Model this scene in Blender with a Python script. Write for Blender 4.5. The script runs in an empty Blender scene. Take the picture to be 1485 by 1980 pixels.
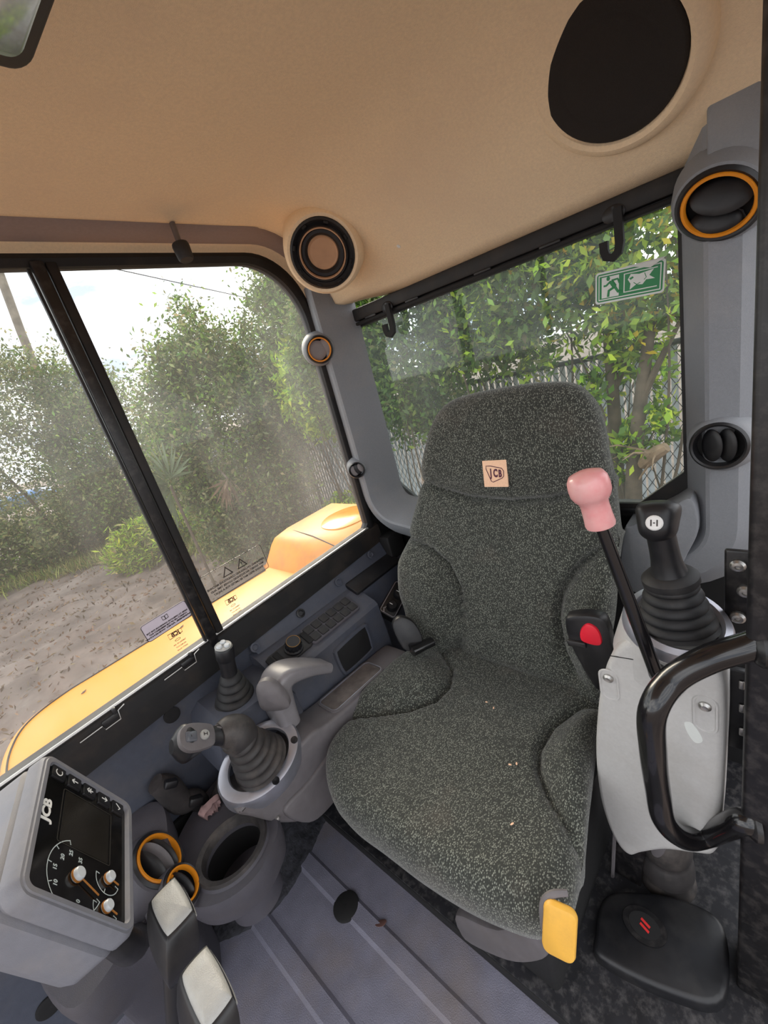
import bpy, bmesh, math, random
import numpy as np
from mathutils import Vector, Matrix

random.seed(7)
rng = np.random.default_rng(7)
scene = bpy.context.scene
COL = scene.collection

# ------------------------------------------------------------------ camera
# x runs to the rear of the cab, y to the operator's right, z up; metres, floor mat at z = 0
FPX = 810.93
EYE = np.array([0.0, 0.0, 1.08])
CR = np.array([[0.640948, -0.7244684, -0.25363596],
               [-0.40605549, -0.03960617, -0.91298975],
               [0.65138667, 0.68816923, -0.31955987]])
cam_data = bpy.data.cameras.new('camera')
cam_data.sensor_fit = 'VERTICAL'
cam_data.sensor_height = 36.0
cam_data.sensor_width = 27.0
cam_data.lens = FPX / 1980.0 * 36.0
cam_data.clip_start = 0.01
cam_data.clip_end = 300
cam = bpy.data.objects.new('camera', cam_data)
COL.objects.link(cam)
cam.matrix_world = Matrix(((CR[0][0], -CR[1][0], -CR[2][0], EYE[0]),
                           (CR[0][1], -CR[1][1], -CR[2][1], EYE[1]),
                           (CR[0][2], -CR[1][2], -CR[2][2], EYE[2]),
                           (0, 0, 0, 1)))
scene.camera = cam

# ------------------------------------------------------------------ exposure, sky, sun
vs = scene.view_settings
vs.view_transform = 'Standard'
vs.look = 'None'
vs.gamma = 1.0
vs.use_curve_mapping = False
vs.exposure = 1.65
scene.cycles.max_bounces = 10
scene.cycles.transparent_max_bounces = 24
scene.cycles.diffuse_bounces = 6

world = bpy.data.worlds.new('overcast_sky')
scene.world = world
world.use_nodes = True
nt = world.node_tree
nt.nodes.clear()
def wn(t): return nt.nodes.new(t)
w_out = wn('ShaderNodeOutputWorld'); w_bg = wn('ShaderNodeBackground')
w_tc = wn('ShaderNodeTexCoord'); w_map = wn('ShaderNodeMapping')
w_map.inputs['Scale'].default_value = (1.0, 1.0, 3.2)
w_no = wn('ShaderNodeTexNoise'); w_no.inputs['Scale'].default_value = 3.2
w_no.inputs['Detail'].default_value = 7; w_no.inputs['Roughness'].default_value = 0.58
w_cr = wn('ShaderNodeValToRGB')
w_cr.color_ramp.elements[0].position = 0.40; w_cr.color_ramp.elements[0].color = (0.28, 0.32, 0.39, 1)
w_cr.color_ramp.elements[1].position = 0.63; w_cr.color_ramp.elements[1].color = (1.15, 1.12, 1.08, 1)
nt.links.new(w_tc.outputs['Generated'], w_map.inputs['Vector'])
nt.links.new(w_map.outputs['Vector'], w_no.inputs['Vector'])
nt.links.new(w_no.outputs['Fac'], w_cr.inputs['Fac'])
nt.links.new(w_cr.outputs['Color'], w_bg.inputs['Color'])
w_bg.inputs['Strength'].default_value = 1.0
nt.links.new(w_bg.outputs['Background'], w_out.inputs['Surface'])

def add_sun(name, direction, strength, angle, color):
    l = bpy.data.lights.new(name, 'SUN'); l.energy = strength; l.angle = math.radians(angle); l.color = color
    o = bpy.data.objects.new(name, l); COL.objects.link(o)
    o.rotation_euler = Vector(direction).to_track_quat('-Z', 'Y').to_euler()
    return o
# low sun veiled by thin cloud, beyond the side window
add_sun('sun', (-0.40, -0.80, -0.42), 1.2, 28, (1.0, 0.86, 0.68))

# ------------------------------------------------------------------ helpers: measuring
def ray(u, v):
    return CR.T @ np.array([u - 742.5, v - 990.0, FPX])
def at(u, v, x=None, y=None, z=None, pl=None):
    """a point seen in the photograph, on the plane x=, y=, z= or pl=(point, normal)"""
    r = ray(u, v)
    if x is not None: t = (x - EYE[0]) / r[0]
    elif y is not None: t = (y - EYE[1]) / r[1]
    elif z is not None: t = (z - EYE[2]) / r[2]
    else:
        p0, n = np.array(pl[0], float), np.array(pl[1], float)
        t = ((p0 - EYE) @ n) / (r @ n)
    return EYE + r * t
def unit(v):
    v = np.array(v, float); return v / np.linalg.norm(v)
def frame(o, n, up=(0, 0, 1)):
    """origin, ex, ey, ez with ez = n and ey near up"""
    ez = unit(n); ex = np.cross(np.array(up, float), ez)
    if np.linalg.norm(ex) < 1e-4: ex = np.cross((0, 1, 0), ez)
    ex = unit(ex); ey = np.cross(ez, ex)
    return (np.array(o, float), ex, ey, ez)
def tf(fr, p):
    return fr[0] + fr[1] * p[0] + fr[2] * p[1] + fr[3] * p[2]

# ------------------------------------------------------------------ helpers: shapes -> (verts, faces)
def catmull(pts, n, closed=True):
    pts = [np.array(p, float) for p in pts]; m = len(pts); out = []
    segs = m if closed else m - 1
    per = max(1, n // segs)
    for i in range(segs):
        if closed: p0, p1, p2, p3 = (pts[(i + k - 1) % m] for k in range(4))
        else: p0, p1, p2, p3 = pts[max(i - 1, 0)], pts[i], pts[i + 1], pts[min(i + 2, m - 1)]
        for j in range(per):
            t = j / per
            out.append(0.5 * ((2 * p1) + (-p0 + p2) * t + (2 * p0 - 5 * p1 + 4 * p2 - p3) * t * t + (-p0 + 3 * p1 - 3 * p2 + p3) * t ** 3))
    if not closed: out.append(pts[-1])
    return out
def rrect(w, h, r, n=5, cx=0, cy=0):
    out = []
    for (sx, sy, a0) in ((1, 1, 0), (-1, 1, 90), (-1, -1, 180), (1, -1, 270)):
        for k in range(n + 1):
            a = math.radians(a0 + 90 * k / n)
            out.append(np.array([cx + sx * (w / 2 - r) + r * math.cos(a), cy + sy * (h / 2 - r) + r * math.sin(a)]))
    return out
def ellipse(a, b, n=32, cx=0, cy=0):
    return [np.array([cx + a * math.cos(2 * math.pi * k / n), cy + b * math.sin(2 * math.pi * k / n)]) for k in range(n)]
def ccw(ol):
    a = sum(ol[i][0] * ol[(i + 1) % len(ol)][1] - ol[(i + 1) % len(ol)][0] * ol[i][1] for i in range(len(ol)))
    return list(ol) if a > 0 else list(ol)[::-1]
def inset(ol, d):
    m = len(ol); out = []
    for i in range(m):
        t = unit(np.array(ol[(i + 1) % m]) - np.array(ol[i - 1]))
        out.append(np.array(ol[i]) + np.array([-t[1], t[0]]) * d)
    return out
def rings(rs, cap0=True, cap1=True):
    """list of closed rings of 3D points -> tube surface"""
    n = len(rs[0]); assert all(len(r) == n for r in rs); V = [p for r in rs for p in r]; F = []
    for i in range(len(rs) - 1):
        for j in range(n):
            a, b = i * n + j, i * n + (j + 1) % n
            F.append((a, b, b + n, a + n))
    if cap0: F.append(tuple(range(n))[::-1])
    if cap1: F.append(tuple((len(rs) - 1) * n + j for j in range(n)))
    return V, F
def slab(ol, fr, h0, h1, bev=0.003, bev0=0.0):
    """outline in the frame's plane, from height h0 to h1, rounded top edge (and bottom edge)"""
    ol = ccw(ol); rs = []
    def ring(off, h): rs.append([tf(fr, (p[0], p[1], h)) for p in (inset(ol, off) if off else ol)])
    if bev0: ring(bev0, h0); ring(bev0 * .3, h0 + bev0 * .3); ring(0, h0 + bev0)
    else: ring(0, h0)
    if bev: ring(0, h1 - bev); ring(bev * .3, h1 - bev * .3); ring(bev, h1)
    else: ring(0, h1)
    return rings(rs)
def pillow(ol, fr, prof, disp=None, c=None):
    """outline scaled about its centre: prof = [(k, h)] from the middle outwards and round to the back"""
    ol = ccw(ol)
    c = np.mean(ol, axis=0) if c is None else np.array(c)
    rs = []
    for (k, h) in prof:
        r = []
        for p in ol:
            q = c + (np.array(p) - c) * max(k, 1e-3)
            r.append(tf(fr, (q[0], q[1], h + (disp(q[0], q[1], k) if disp else 0))))
        rs.append(r)
    V, F = rings(rs)
    return V, [f[::-1] for f in F]
def lathe(prof, fr, n=32, sx=1.0, sy=1.0, cap=True):
    rs = [[tf(fr, (r * sx * math.cos(2 * math.pi * k / n), r * sy * math.sin(2 * math.pi * k / n), h)) for k in range(n)] for (r, h) in prof]
    return rings(rs, cap, cap)
def tube(path, rad, n=12, up=None, flat=1.0, smooth=0, cap=True):
    path = [np.array(p, float) for p in path]
    if not hasattr(rad, '__len__'): rad = [rad] * len(path)
    if smooth:
        per = smooth
        q = catmull([np.append(p, r) for p, r in zip(path, rad)], per * (len(path) - 1), closed=False)
        path = [p[:3] for p in q]; rad = [p[3] for p in q]
    rs = []; prev = None
    for i, p in enumerate(path):
        t = unit(path[min(i + 1, len(path) - 1)] - path[max(i - 1, 0)])
        if prev is None:
            u0 = np.array(up if up is not None else ((0, 0, 1) if abs(t[2]) < .9 else (1, 0, 0)), float)
        else: u0 = prev
        b = u0 - t * (u0 @ t); b = unit(b); prev = b
        s = np.cross(t, b)
        rs.append([p + (s * math.cos(2 * math.pi * k / n) + b * flat * math.sin(2 * math.pi * k / n)) * rad[i] for k in range(n)])
    return rings(rs, cap, cap)
def sweep(path, sec, up, closed_path=False, cap=True):
    """sec = [(a, b)] across: a along side = t x up, b along up"""
    path = [np.array(p, float) for p in path]; rs = []
    m = len(path); up = np.array(up, float)
    for i, p in enumerate(path):
        if closed_path: t = unit(path[(i + 1) % m] - path[i - 1])
        else: t = unit(path[min(i + 1, m - 1)] - path[max(i - 1, 0)])
        b = unit(up - t * (up @ t)); s = np.cross(t, b)
        rs.append([p + s * a + b * q for (a, q) in sec])
    if closed_path: rs.append(rs[0])
    return rings(rs, cap and not closed_path, cap and not closed_path)
def extrude(prof, x0, x1):
    """profile [(y, z)] along x"""
    rs = [[np.array([x, p[0], p[1]]) for p in ccw(prof)] for x in (x0, x1)]
    return rings(rs)
def box(c, s, bev=0.0, ax=None, seg=2):
    c = np.array(c, float); ax = ax or (np.array([1, 0, 0.]), np.array([0, 1., 0]), np.array([0, 0, 1.]))
    fr = (c, ax[0], ax[1], ax[2])
    if bev <= 0:
        ol = [np.array(p) for p in ((s[0] / 2, s[1] / 2), (-s[0] / 2, s[1] / 2), (-s[0] / 2, -s[1] / 2), (s[0] / 2, -s[1] / 2))]
        return slab(ol, fr, -s[2] / 2, s[2] / 2, 0)
    bev = min(bev, s[0] * .49, s[1] * .49, s[2] * .49)
    return slab(rrect(s[0], s[1], bev, 3), fr, -s[2] / 2, s[2] / 2, bev, bev)
def grid(fn, nu, nv):
    V = [np.array(fn(i / nu, j / nv)) for i in range(nu + 1) for j in range(nv + 1)]
    F = [(i * (nv + 1) + j, (i + 1) * (nv + 1) + j, (i + 1) * (nv + 1) + j + 1, i * (nv + 1) + j + 1) for i in range(nu) for j in range(nv)]
    return V, F
def join(*gs):
    V, F = [], []
    for (v, f) in gs:
        o = len(V); V += list(v); F += [tuple(i + o for i in q) for q in f]
    return V, F
def seg_dist(px, py, pl):
    """distance to a polyline in 2D"""
    best = 9.0
    for a, b in zip(pl[:-1], pl[1:]):
        dx, dy = b[0] - a[0], b[1] - a[1]
        t = max(0, min(1, ((px - a[0]) * dx + (py - a[1]) * dy) / (dx * dx + dy * dy)))
        d = math.hypot(px - a[0] - t * dx, py - a[1] - t * dy)
        if d < best: best = d
    return best
def sstep(a, b, x):
    t = max(0.0, min(1.0, (x - a) / (b - a))); return t * t * (3 - 2 * t)

# ------------------------------------------------------------------ helpers: objects
LOC = {}
def tag(o, label=None, cat=None, group=None, kind=None):
    if label: o['label'] = label
    if cat: o['category'] = cat
    if group: o['group'] = group
    if kind: o['kind'] = kind
    return o
def thing(name, loc, label, cat, group=None, kind=None):
    o = bpy.data.objects.new(name, None); COL.objects.link(o)
    o.empty_display_size = 0.05
    o.location = tuple(float(c) for c in loc); LOC[o.name] = np.array(loc, float)
    return tag(o, label, cat, group, kind)
def obj(name, g, mat, parent=None, smooth=True, ang=38, label=None, cat=None, group=None, kind=None):
    V, F = g
    A = np.array(V, float)
    if parent is not None: org = LOC[parent.name]
    else: org = np.array([(A[:, 0].min() + A[:, 0].max()) / 2, (A[:, 1].min() + A[:, 1].max()) / 2, A[:, 2].min()])
    me = bpy.data.meshes.new(name)
    me.from_pydata((A - org).tolist(), [], F)
    bm = bmesh.new(); bm.from_mesh(me)
    bmesh.ops.recalc_face_normals(bm, faces=bm.faces); bm.to_mesh(me); bm.free()
    if smooth:
        me.shade_smooth(); me.set_sharp_from_angle(angle=math.radians(ang))
    me.materials.append(mat)
    o = bpy.data.objects.new(name, me); COL.objects.link(o)
    LOC[o.name] = org
    if parent is not None: o.parent = parent
    else: o.location = tuple(org)
    return tag(o, label, cat, group, kind)
def text(name, body, size, o, ex, ey, mat, parent, bold=0.0, shear=0.0, ext=0.0002, label=None, sx=1.0, align='CENTER'):
    cu = bpy.data.curves.new(name, 'FONT'); cu.body = body; cu.size = size
    cu.align_x = align; cu.align_y = 'CENTER'; cu.offset = bold; cu.shear = shear; cu.extrude = ext
    cu.resolution_u = 3
    cu.materials.append(mat)
    tmp = bpy.data.objects.new(name + '_outline', cu); COL.objects.link(tmp)
    me = bpy.data.meshes.new_from_object(tmp.evaluated_get(bpy.context.evaluated_depsgraph_get()))
    bpy.data.objects.remove(tmp); me.name = name
    t = bpy.data.objects.new(name, me); COL.objects.link(t)
    if not me.materials: me.materials.append(mat)
    ex = unit(ex); ey = unit(ey); ez = np.cross(ex, ey); p = np.array(o) - LOC[parent.name]
    t.parent = parent
    t.matrix_local = Matrix(((ex[0] * sx, ey[0], ez[0], p[0]), (ex[1] * sx, ey[1], ez[1], p[1]), (ex[2] * sx, ey[2], ez[2], p[2]), (0, 0, 0, 1)))
    if label: t['label'] = label
    LOC[t.name] = LOC[parent.name]
    return t
def shared(name, src, delta, parent):
    """another piece with the same mesh, moved by delta"""
    o = src.copy(); o.name = name; COL.objects.link(o); o.parent = parent
    o.location = tuple(np.array(src.location) + np.array(delta)); LOC[o.name] = LOC[parent.name]
    return o

# ------------------------------------------------------------------ materials
def srgb(r, g, b):
    f = lambda c: (c / 255 / 12.92) if c / 255 <= 0.04045 else ((c / 255 + 0.055) / 1.055) ** 2.4
    return (f(r), f(g), f(b), 1.0)
def mat(name, col, rough=0.5, metal=0.0, var=0.12, vscale=30.0, bump=0.0, bscale=400.0, dirt=None, dscale=9.0, damt=0.35, spec=0.5, coat=0.0):
    """plastic, paint, metal: base colour with mottling, fine relief and patches of dust"""
    m = bpy.data.materials.new(name); m.use_nodes = True
    n = m.node_tree.nodes; L = m.node_tree.links
    p = n['Principled BSDF']
    p.inputs['Metallic'].default_value = metal
    p.inputs['Specular IOR Level'].default_value = spec
    if coat: p.inputs['Coat Weight'].default_value = coat
    tc = n.new('ShaderNodeTexCoord')
    no = n.new('ShaderNodeTexNoise'); no.inputs['Scale'].default_value = vscale; no.inputs['Detail'].default_value = 4
    L.new(tc.outputs['Object'], no.inputs['Vector'])
    mr = n.new('ShaderNodeMapRange'); mr.inputs['From Min'].default_value = .3; mr.inputs['From Max'].default_value = .7
    mr.inputs['To Min'].default_value = 1 - var; mr.inputs['To Max'].default_value = 1 + var
    L.new(no.outputs['Fac'], mr.inputs['Value'])
    mx = n.new('ShaderNodeMix'); mx.data_type = 'RGBA'; mx.blend_type = 'MULTIPLY'; mx.inputs['Factor'].default_value = 1
    mx.inputs['A'].default_value = col
    L.new(mr.outputs['Result'], mx.inputs['B'])
    out = mx.outputs['Result']
    rr = n.new('ShaderNodeMapRange'); rr.inputs['To Min'].default_value = max(0.02, rough - .08); rr.inputs['To Max'].default_value = min(1, rough + .08)
    L.new(no.outputs['Fac'], rr.inputs['Value']); L.new(rr.outputs['Result'], p.inputs['Roughness'])
    if dirt:
        n2 = n.new('ShaderNodeTexNoise'); n2.inputs['Scale'].default_value = dscale; n2.inputs['Detail'].default_value = 8; n2.inputs['Roughness'].default_value = .65
        L.new(tc.outputs['Object'], n2.inputs['Vector'])
        m2 = n.new('ShaderNodeMapRange'); m2.inputs['From Min'].default_value = .48; m2.inputs['From Max'].default_value = .72; m2.inputs['To Max'].default_value = damt
        L.new(n2.outputs['Fac'], m2.inputs['Value'])
        m3 = n.new('ShaderNodeMix'); m3.data_type = 'RGBA'; m3.inputs['B'].default_value = dirt
        L.new(m2.outputs['Result'], m3.inputs['Factor']); L.new(out, m3.inputs['A']); out = m3.outputs['Result']
    L.new(out, p.inputs['Base Color'])
    if bump:
        nb = n.new('ShaderNodeTexNoise'); nb.inputs['Scale'].default_value = bscale; nb.inputs['Detail'].default_value = 2
        L.new(tc.outputs['Object'], nb.inputs['Vector'])
        b = n.new('ShaderNodeBump'); b.inputs['Strength'].default_value = bump; b.inputs['Distance'].default_value = 0.002
        L.new(nb.outputs['Fac'], b.inputs['Height']); L.new(b.outputs['Normal'], p.inputs['Normal'])
    return m
def emat(name, col, strength):
    m = bpy.data.materials.new(name); m.use_nodes = True
    p = m.node_tree.nodes['Principled BSDF']; p.inputs['Base Color'].default_value = col
    p.inputs['Emission Color'].default_value = col; p.inputs['Emission Strength'].default_value = strength
    return m

DUST = srgb(150, 138, 122)
M = {}
M['ceiling'] = mat('tan_headliner', srgb(246, 222, 186), .9, var=.05, vscale=250, bump=.35, bscale=900, dirt=srgb(228, 204, 176), dscale=3, damt=.5, spec=.2)
M['pillar'] = mat('grey_trim_plastic', srgb(128, 131, 136), .55, var=.05, vscale=300, bump=.3, bscale=1200, dirt=srgb(165, 158, 150), dscale=6, damt=.25)
M['pod_light'] = mat('light_grey_plastic', srgb(190, 189, 187), .5, var=.04, vscale=200, bump=.2, bscale=1200, dirt=srgb(150, 142, 132), dscale=8, damt=.3)
M['pod_mid'] = mat('worn_grey_plastic', srgb(104, 100, 102), .5, var=.08, vscale=60, bump=.2, bscale=1200, dirt=srgb(92, 84, 78), dscale=9, damt=.5)
M['console'] = mat('dark_blue_grey_plastic', srgb(68, 72, 84), .55, var=.08, vscale=80, bump=.3, bscale=1200, dirt=srgb(104, 98, 94), dscale=7, damt=.4)
M['console_front'] = mat('dusty_grey_console', srgb(74, 72, 79), .6, var=.08, vscale=60, bump=.3, bscale=1000, dirt=srgb(84, 78, 76), dscale=8, damt=.45)
M['rubber'] = mat('black_rubber', srgb(32, 32, 34), .6, var=.2, vscale=50, dirt=srgb(90, 84, 78), dscale=14, damt=.3)
M['rubber_dusty'] = mat('dusty_bellows_rubber', srgb(52, 49, 49), .55, var=.2, vscale=60, dirt=srgb(122, 112, 104), dscale=18, damt=.4)
M['black'] = mat('black_plastic', srgb(24, 24, 27), .42, var=.15, vscale=60, dirt=srgb(80, 76, 72), dscale=12, damt=.25)
M['black_matt'] = mat('matt_black_plastic', srgb(19, 18, 19), .75, var=.15, vscale=60)
M['black_paint'] = mat('scuffed_black_paint', srgb(20, 19, 21), .38, var=.25, vscale=40, dirt=srgb(110, 104, 100), dscale=60, damt=.22)
M['gloss_black'] = mat('gloss_black_tube', srgb(18, 17, 19), .22, var=.2, vscale=30, coat=.4)
M['frame_black'] = mat('black_window_frame', srgb(20, 19, 20), .6, var=.25, vscale=30, dirt=srgb(72, 60, 50), dscale=12, damt=.4)
M['steel'] = mat('zinc_bolt', srgb(190, 188, 184), .35, metal=.9, var=.1)
M['alu'] = mat('bare_metal_ring', srgb(176, 178, 188), .38, metal=.75, var=.1, vscale=25, dirt=srgb(150, 140, 140), dscale=14, damt=.5)
M['orange'] = mat('orange_trim', srgb(226, 140, 28), .45, var=.08)
M['pink'] = mat('faded_pink_plastic', srgb(224, 150, 150), .35, var=.1, vscale=25, dirt=srgb(225, 190, 186), dscale=16, damt=.6, coat=.2)
M['red'] = mat('red_plastic', srgb(225, 35, 55), .4, var=.08)
M['yellow_handle'] = mat('yellow_plastic', srgb(226, 172, 68), .5, var=.1, vscale=20, dirt=srgb(160, 120, 60), dscale=20, damt=.4)
M['yellow'] = mat('yellow_bodywork_paint', srgb(230, 150, 40), .4, var=.05, vscale=4, dirt=srgb(222, 146, 52), dscale=3, damt=.5, spec=.3)
M['yellow_dirt'] = mat('stained_yellow_paint', srgb(230, 146, 34), .4, var=.06, vscale=6, dirt=srgb(130, 84, 48), dscale=7, damt=.55, spec=.3)
M['mat_floor'] = mat('grey_rubber_mat', srgb(116, 115, 129), .6, var=.1, vscale=25, bump=.5, bscale=500, dirt=srgb(122, 108, 94), dscale=4, damt=.55)
M['ledge'] = mat('scratched_dark_ledge', srgb(32, 32, 36), .5, var=.3, vscale=30, dirt=srgb(130, 126, 124), dscale=70, damt=.35)
M['white'] = mat('white_print', srgb(235, 235, 232), .5, var=.03)
M['ink'] = mat('dark_print', srgb(38, 26, 22), .6, var=.05)
M['maroon'] = mat('maroon_print', srgb(88, 38, 58), .7, var=.05)
M['peach'] = mat('peach_label_cloth', srgb(246, 202, 168), .8, var=.06, vscale=300)
M['green'] = mat('green_sign_print', srgb(30, 130, 74), .45, var=.05)
M['paper'] = mat('off_white_sticker', srgb(222, 226, 222), .5, var=.04)
M['lilac'] = mat('lilac_grey_sticker', srgb(206, 196, 206), .5, var=.05)
M['silver_pad'] = mat('worn_silver_plastic', srgb(168, 168, 164), .42, var=.08, vscale=50, bump=.3, bscale=800, dirt=srgb(140, 132, 122), dscale=10, damt=.4)
M['cone'] = mat('tan_paper_cone', srgb(190, 150, 116), .5, var=.1)
M['rag'] = mat('dark_grimy_rag', srgb(48, 44, 44), .9, var=.5, vscale=25, bump=.8, bscale=90)
M['pinkrag'] = mat('pinkish_grey_rag', srgb(168, 138, 136), .9, var=.25, vscale=40, bump=.8, bscale=90)
M['red_ink'] = mat('red_print', srgb(214, 44, 44), .5, var=.05)
M['needle'] = mat('amber_needle', srgb(172, 112, 48), .4, var=.05)
M['band'] = mat('mauve_grey_header_plastic', srgb(152, 134, 128), .6, var=.05, vscale=200, bump=.2, bscale=1000)
M['brass'] = mat('dull_brass_ring', srgb(150, 112, 62), .45, metal=.4, var=.1)
M['monitor'] = mat('grey_monitor_plastic', srgb(118, 119, 126), .5, var=.06, vscale=80, bump=.2, bscale=1200, dirt=srgb(150, 142, 134), dscale=12, damt=.3)
M['rocker'] = mat('smoky_rocker', srgb(96, 98, 104), .2, var=.1)
M['glint'] = mat('clear_button_dome', srgb(200, 205, 208), .25, var=.05)

def screen_mat():
    m = mat('black_display_glass', srgb(16, 15, 14), .12, var=.1, vscale=20, dirt=srgb(70, 64, 58), dscale=9, damt=.35)
    return m
M['screen'] = screen_mat()

def fabric_mat():
    m = bpy.data.materials.new('flecked_seat_fabric'); m.use_nodes = True
    n = m.node_tree.nodes; L = m.node_tree.links; p = n['Principled BSDF']
    p.inputs['Roughness'].default_value = .92; p.inputs['Specular IOR Level'].default_value = .15
    p.inputs['Sheen Weight'].default_value = .25; p.inputs['Sheen Roughness'].default_value = .5
    tc = n.new('ShaderNodeTexCoord'); mp = n.new('ShaderNodeMapping'); mp.inputs['Scale'].default_value = (.62, 1, .55)
    mp.inputs['Rotation'].default_value = (0, 0, .5)
    L.new(tc.outputs['Object'], mp.inputs['Vector'])
    vo = n.new('ShaderNodeTexVoronoi'); vo.inputs['Scale'].default_value = 500; vo.inputs['Randomness'].default_value = .95
    L.new(mp.outputs['Vector'], vo.inputs['Vector'])
    r = n.new('ShaderNodeMapRange'); r.inputs['From Min'].default_value = .34; r.inputs['From Max'].default_value = .50
    r.inputs['To Min'].default_value = 1; r.inputs['To Max'].default_value = 0
    L.new(vo.outputs['Distance'], r.inputs['Value'])
    # only some cells carry a light fleck
    sp = n.new('ShaderNodeSeparateColor'); L.new(vo.outputs['Color'], sp.inputs['Color'])
    gt = n.new('ShaderNodeMapRange'); gt.inputs['From Min'].default_value = .0; gt.inputs['From Max'].default_value = .9
    L.new(sp.outputs['Red'], gt.inputs['Value'])
    mu = n.new('ShaderNodeMath'); mu.operation = 'MULTIPLY'; L.new(r.outputs['Result'], mu.inputs[0]); L.new(gt.outputs['Result'], mu.inputs[1])
    cr = n.new('ShaderNodeMix'); cr.data_type = 'RGBA'
    cr.inputs['A'].default_value = srgb(54, 56, 52); cr.inputs['B'].default_value = srgb(140, 143, 132)
    L.new(mu.outputs['Value'], cr.inputs['Factor'])
    no = n.new('ShaderNodeTexNoise'); no.inputs['Scale'].default_value = 9; no.inputs['Detail'].default_value = 5
    L.new(tc.outputs['Object'], no.inputs['Vector'])
    d = n.new('ShaderNodeMapRange'); d.inputs['From Min'].default_value = .58; d.inputs['From Max'].default_value = .8; d.inputs['To Max'].default_value = .22
    L.new(no.outputs['Fac'], d.inputs['Value'])
    m2 = n.new('ShaderNodeMix'); m2.data_type = 'RGBA'; m2.inputs['B'].default_value = srgb(120, 108, 98)
    L.new(d.outputs['Result'], m2.inputs['Factor']); L.new(cr.outputs['Result'], m2.inputs['A'])
    L.new(m2.outputs['Result'], p.inputs['Base Color'])
    b = n.new('ShaderNodeBump'); b.inputs['Strength'].default_value = .5; b.inputs['Distance'].default_value = .001
    L.new(vo.outputs['Distance'], b.inputs['Height']); b.invert = True
    L.new(b.outputs['Normal'], p.inputs['Normal'])
    return m
M['fabric'] = fabric_mat()

def glass_mat(name, tint, dust, dscale, streak, amt):
    """thin clear pane: see-through, faint mirror by angle, dust film that catches daylight"""
    m = bpy.data.materials.new(name); m.use_nodes = True
    n = m.node_tree.nodes; L = m.node_tree.links; n.remove(n['Principled BSDF']); out = n['Material Output']
    tr = n.new('ShaderNodeBsdfTransparent'); tr.inputs['Color'].default_value = tint
    gl = n.new('ShaderNodeBsdfGlossy'); gl.inputs['Roughness'].default_value = .02
    lw = n.new('ShaderNodeFresnel'); lw.inputs['IOR'].default_value = 1.35
    mx = n.new('ShaderNodeMixShader'); L.new(lw.outputs['Fac'], mx.inputs['Fac']); L.new(tr.outputs['BSDF'], mx.inputs[1]); L.new(gl.outputs['BSDF'], mx.inputs[2])
    df = n.new('ShaderNodeBsdfTranslucent'); df.inputs['Color'].default_value = dust
    tc = n.new('ShaderNodeTexCoord'); mp = n.new('ShaderNodeMapping'); mp.inputs['Scale'].default_value = streak
    L.new(tc.outputs['Object'], mp.inputs['Vector'])
    no = n.new('ShaderNodeTexNoise'); no.inputs['Scale'].default_value = dscale; no.inputs['Detail'].default_value = 8; no.inputs['Roughness'].default_value = .6
    L.new(mp.outputs['Vector'], no.inputs['Vector'])
    mr = n.new('ShaderNodeMapRange'); mr.inputs['From Min'].default_value = .40; mr.inputs['From Max'].default_value = .75; mr.inputs['To Min'].default_value = amt * .25; mr.inputs['To Max'].default_value = amt
    L.new(no.outputs['Fac'], mr.inputs['Value'])
    m2 = n.new('ShaderNodeMixShader'); L.new(mr.outputs['Result'], m2.inputs['Fac']); L.new(mx.outputs['Shader'], m2.inputs[1]); L.new(df.outputs['BSDF'], m2.inputs[2])
    L.new(m2.outputs['Shader'], out.inputs['Surface'])
    return m
M['glass_side'] = glass_mat('side_glass', (.93, .95, .93, 1), (.86, .87, .86, 1), 2.2, (1.6, 1, .5), .16)
M['glass_rear'] = glass_mat('rear_glass', (.86, .93, .89, 1), (.72, .86, .82, 1), 2.6, (1, 1.6, .45), .08)
M['film'] = glass_mat('clear_sticker_film', (.995, .995, .99, 1), (.8, .8, .75, 1), 20, (1, 1, 1), .03)

def mirror_mat():
    m = bpy.data.materials.new('mirror_glass'); m.use_nodes = True
    p = m.node_tree.nodes['Principled BSDF']; p.inputs['Base Color'].default_value = (.7, .7, .68, 1); p.inputs['Metallic'].default_value = 1; p.inputs['Roughness'].default_value = .08
    return m
M['mirror'] = mirror_mat()

def leaf_mat(name):
    m = bpy.data.materials.new(name); m.use_nodes = True
    n = m.node_tree.nodes; L = m.node_tree.links; p = n['Principled BSDF']; out = n['Material Output']
    at_ = n.new('ShaderNodeVertexColor'); at_.layer_name = 'leaf_colour'
    L.new(at_.outputs['Color'], p.inputs['Base Color']); p.inputs['Roughness'].default_value = .5; p.inputs['Specular IOR Level'].default_value = .3
    tl = n.new('ShaderNodeBsdfTranslucent'); L.new(at_.outputs['Color'], tl.inputs['Color'])
    mx = n.new('ShaderNodeMixShader'); mx.inputs['Fac'].default_value = .45
    L.new(p.outputs['BSDF'], mx.inputs[1]); L.new(tl.outputs['BSDF'], mx.inputs[2]); L.new(mx.outputs['Shader'], out.inputs['Surface'])
    return m
M['leaf'] = leaf_mat('leaves')
M['bark'] = mat('grey_brown_bark', srgb(92, 80, 68), .9, var=.3, vscale=12, bump=.8, bscale=60)
M['deadpalm'] = mat('dry_palm_frond', srgb(140, 118, 96), .9, var=.25, vscale=20)
M['slat'] = mat('pale_fence_slat', srgb(186, 190, 196), .6, var=.1, vscale=3)
M['wire'] = mat('dark_chain_wire', srgb(60, 62, 64), .5, metal=.4, var=.1)
def ground_mat():
    m = mat('muddy_ground', srgb(112, 98, 90), .85, var=.35, vscale=2.4, bump=1.0, bscale=9, dirt=srgb(148, 136, 128), dscale=.9, damt=.8)
    return m
M['ground'] = ground_mat()

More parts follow.
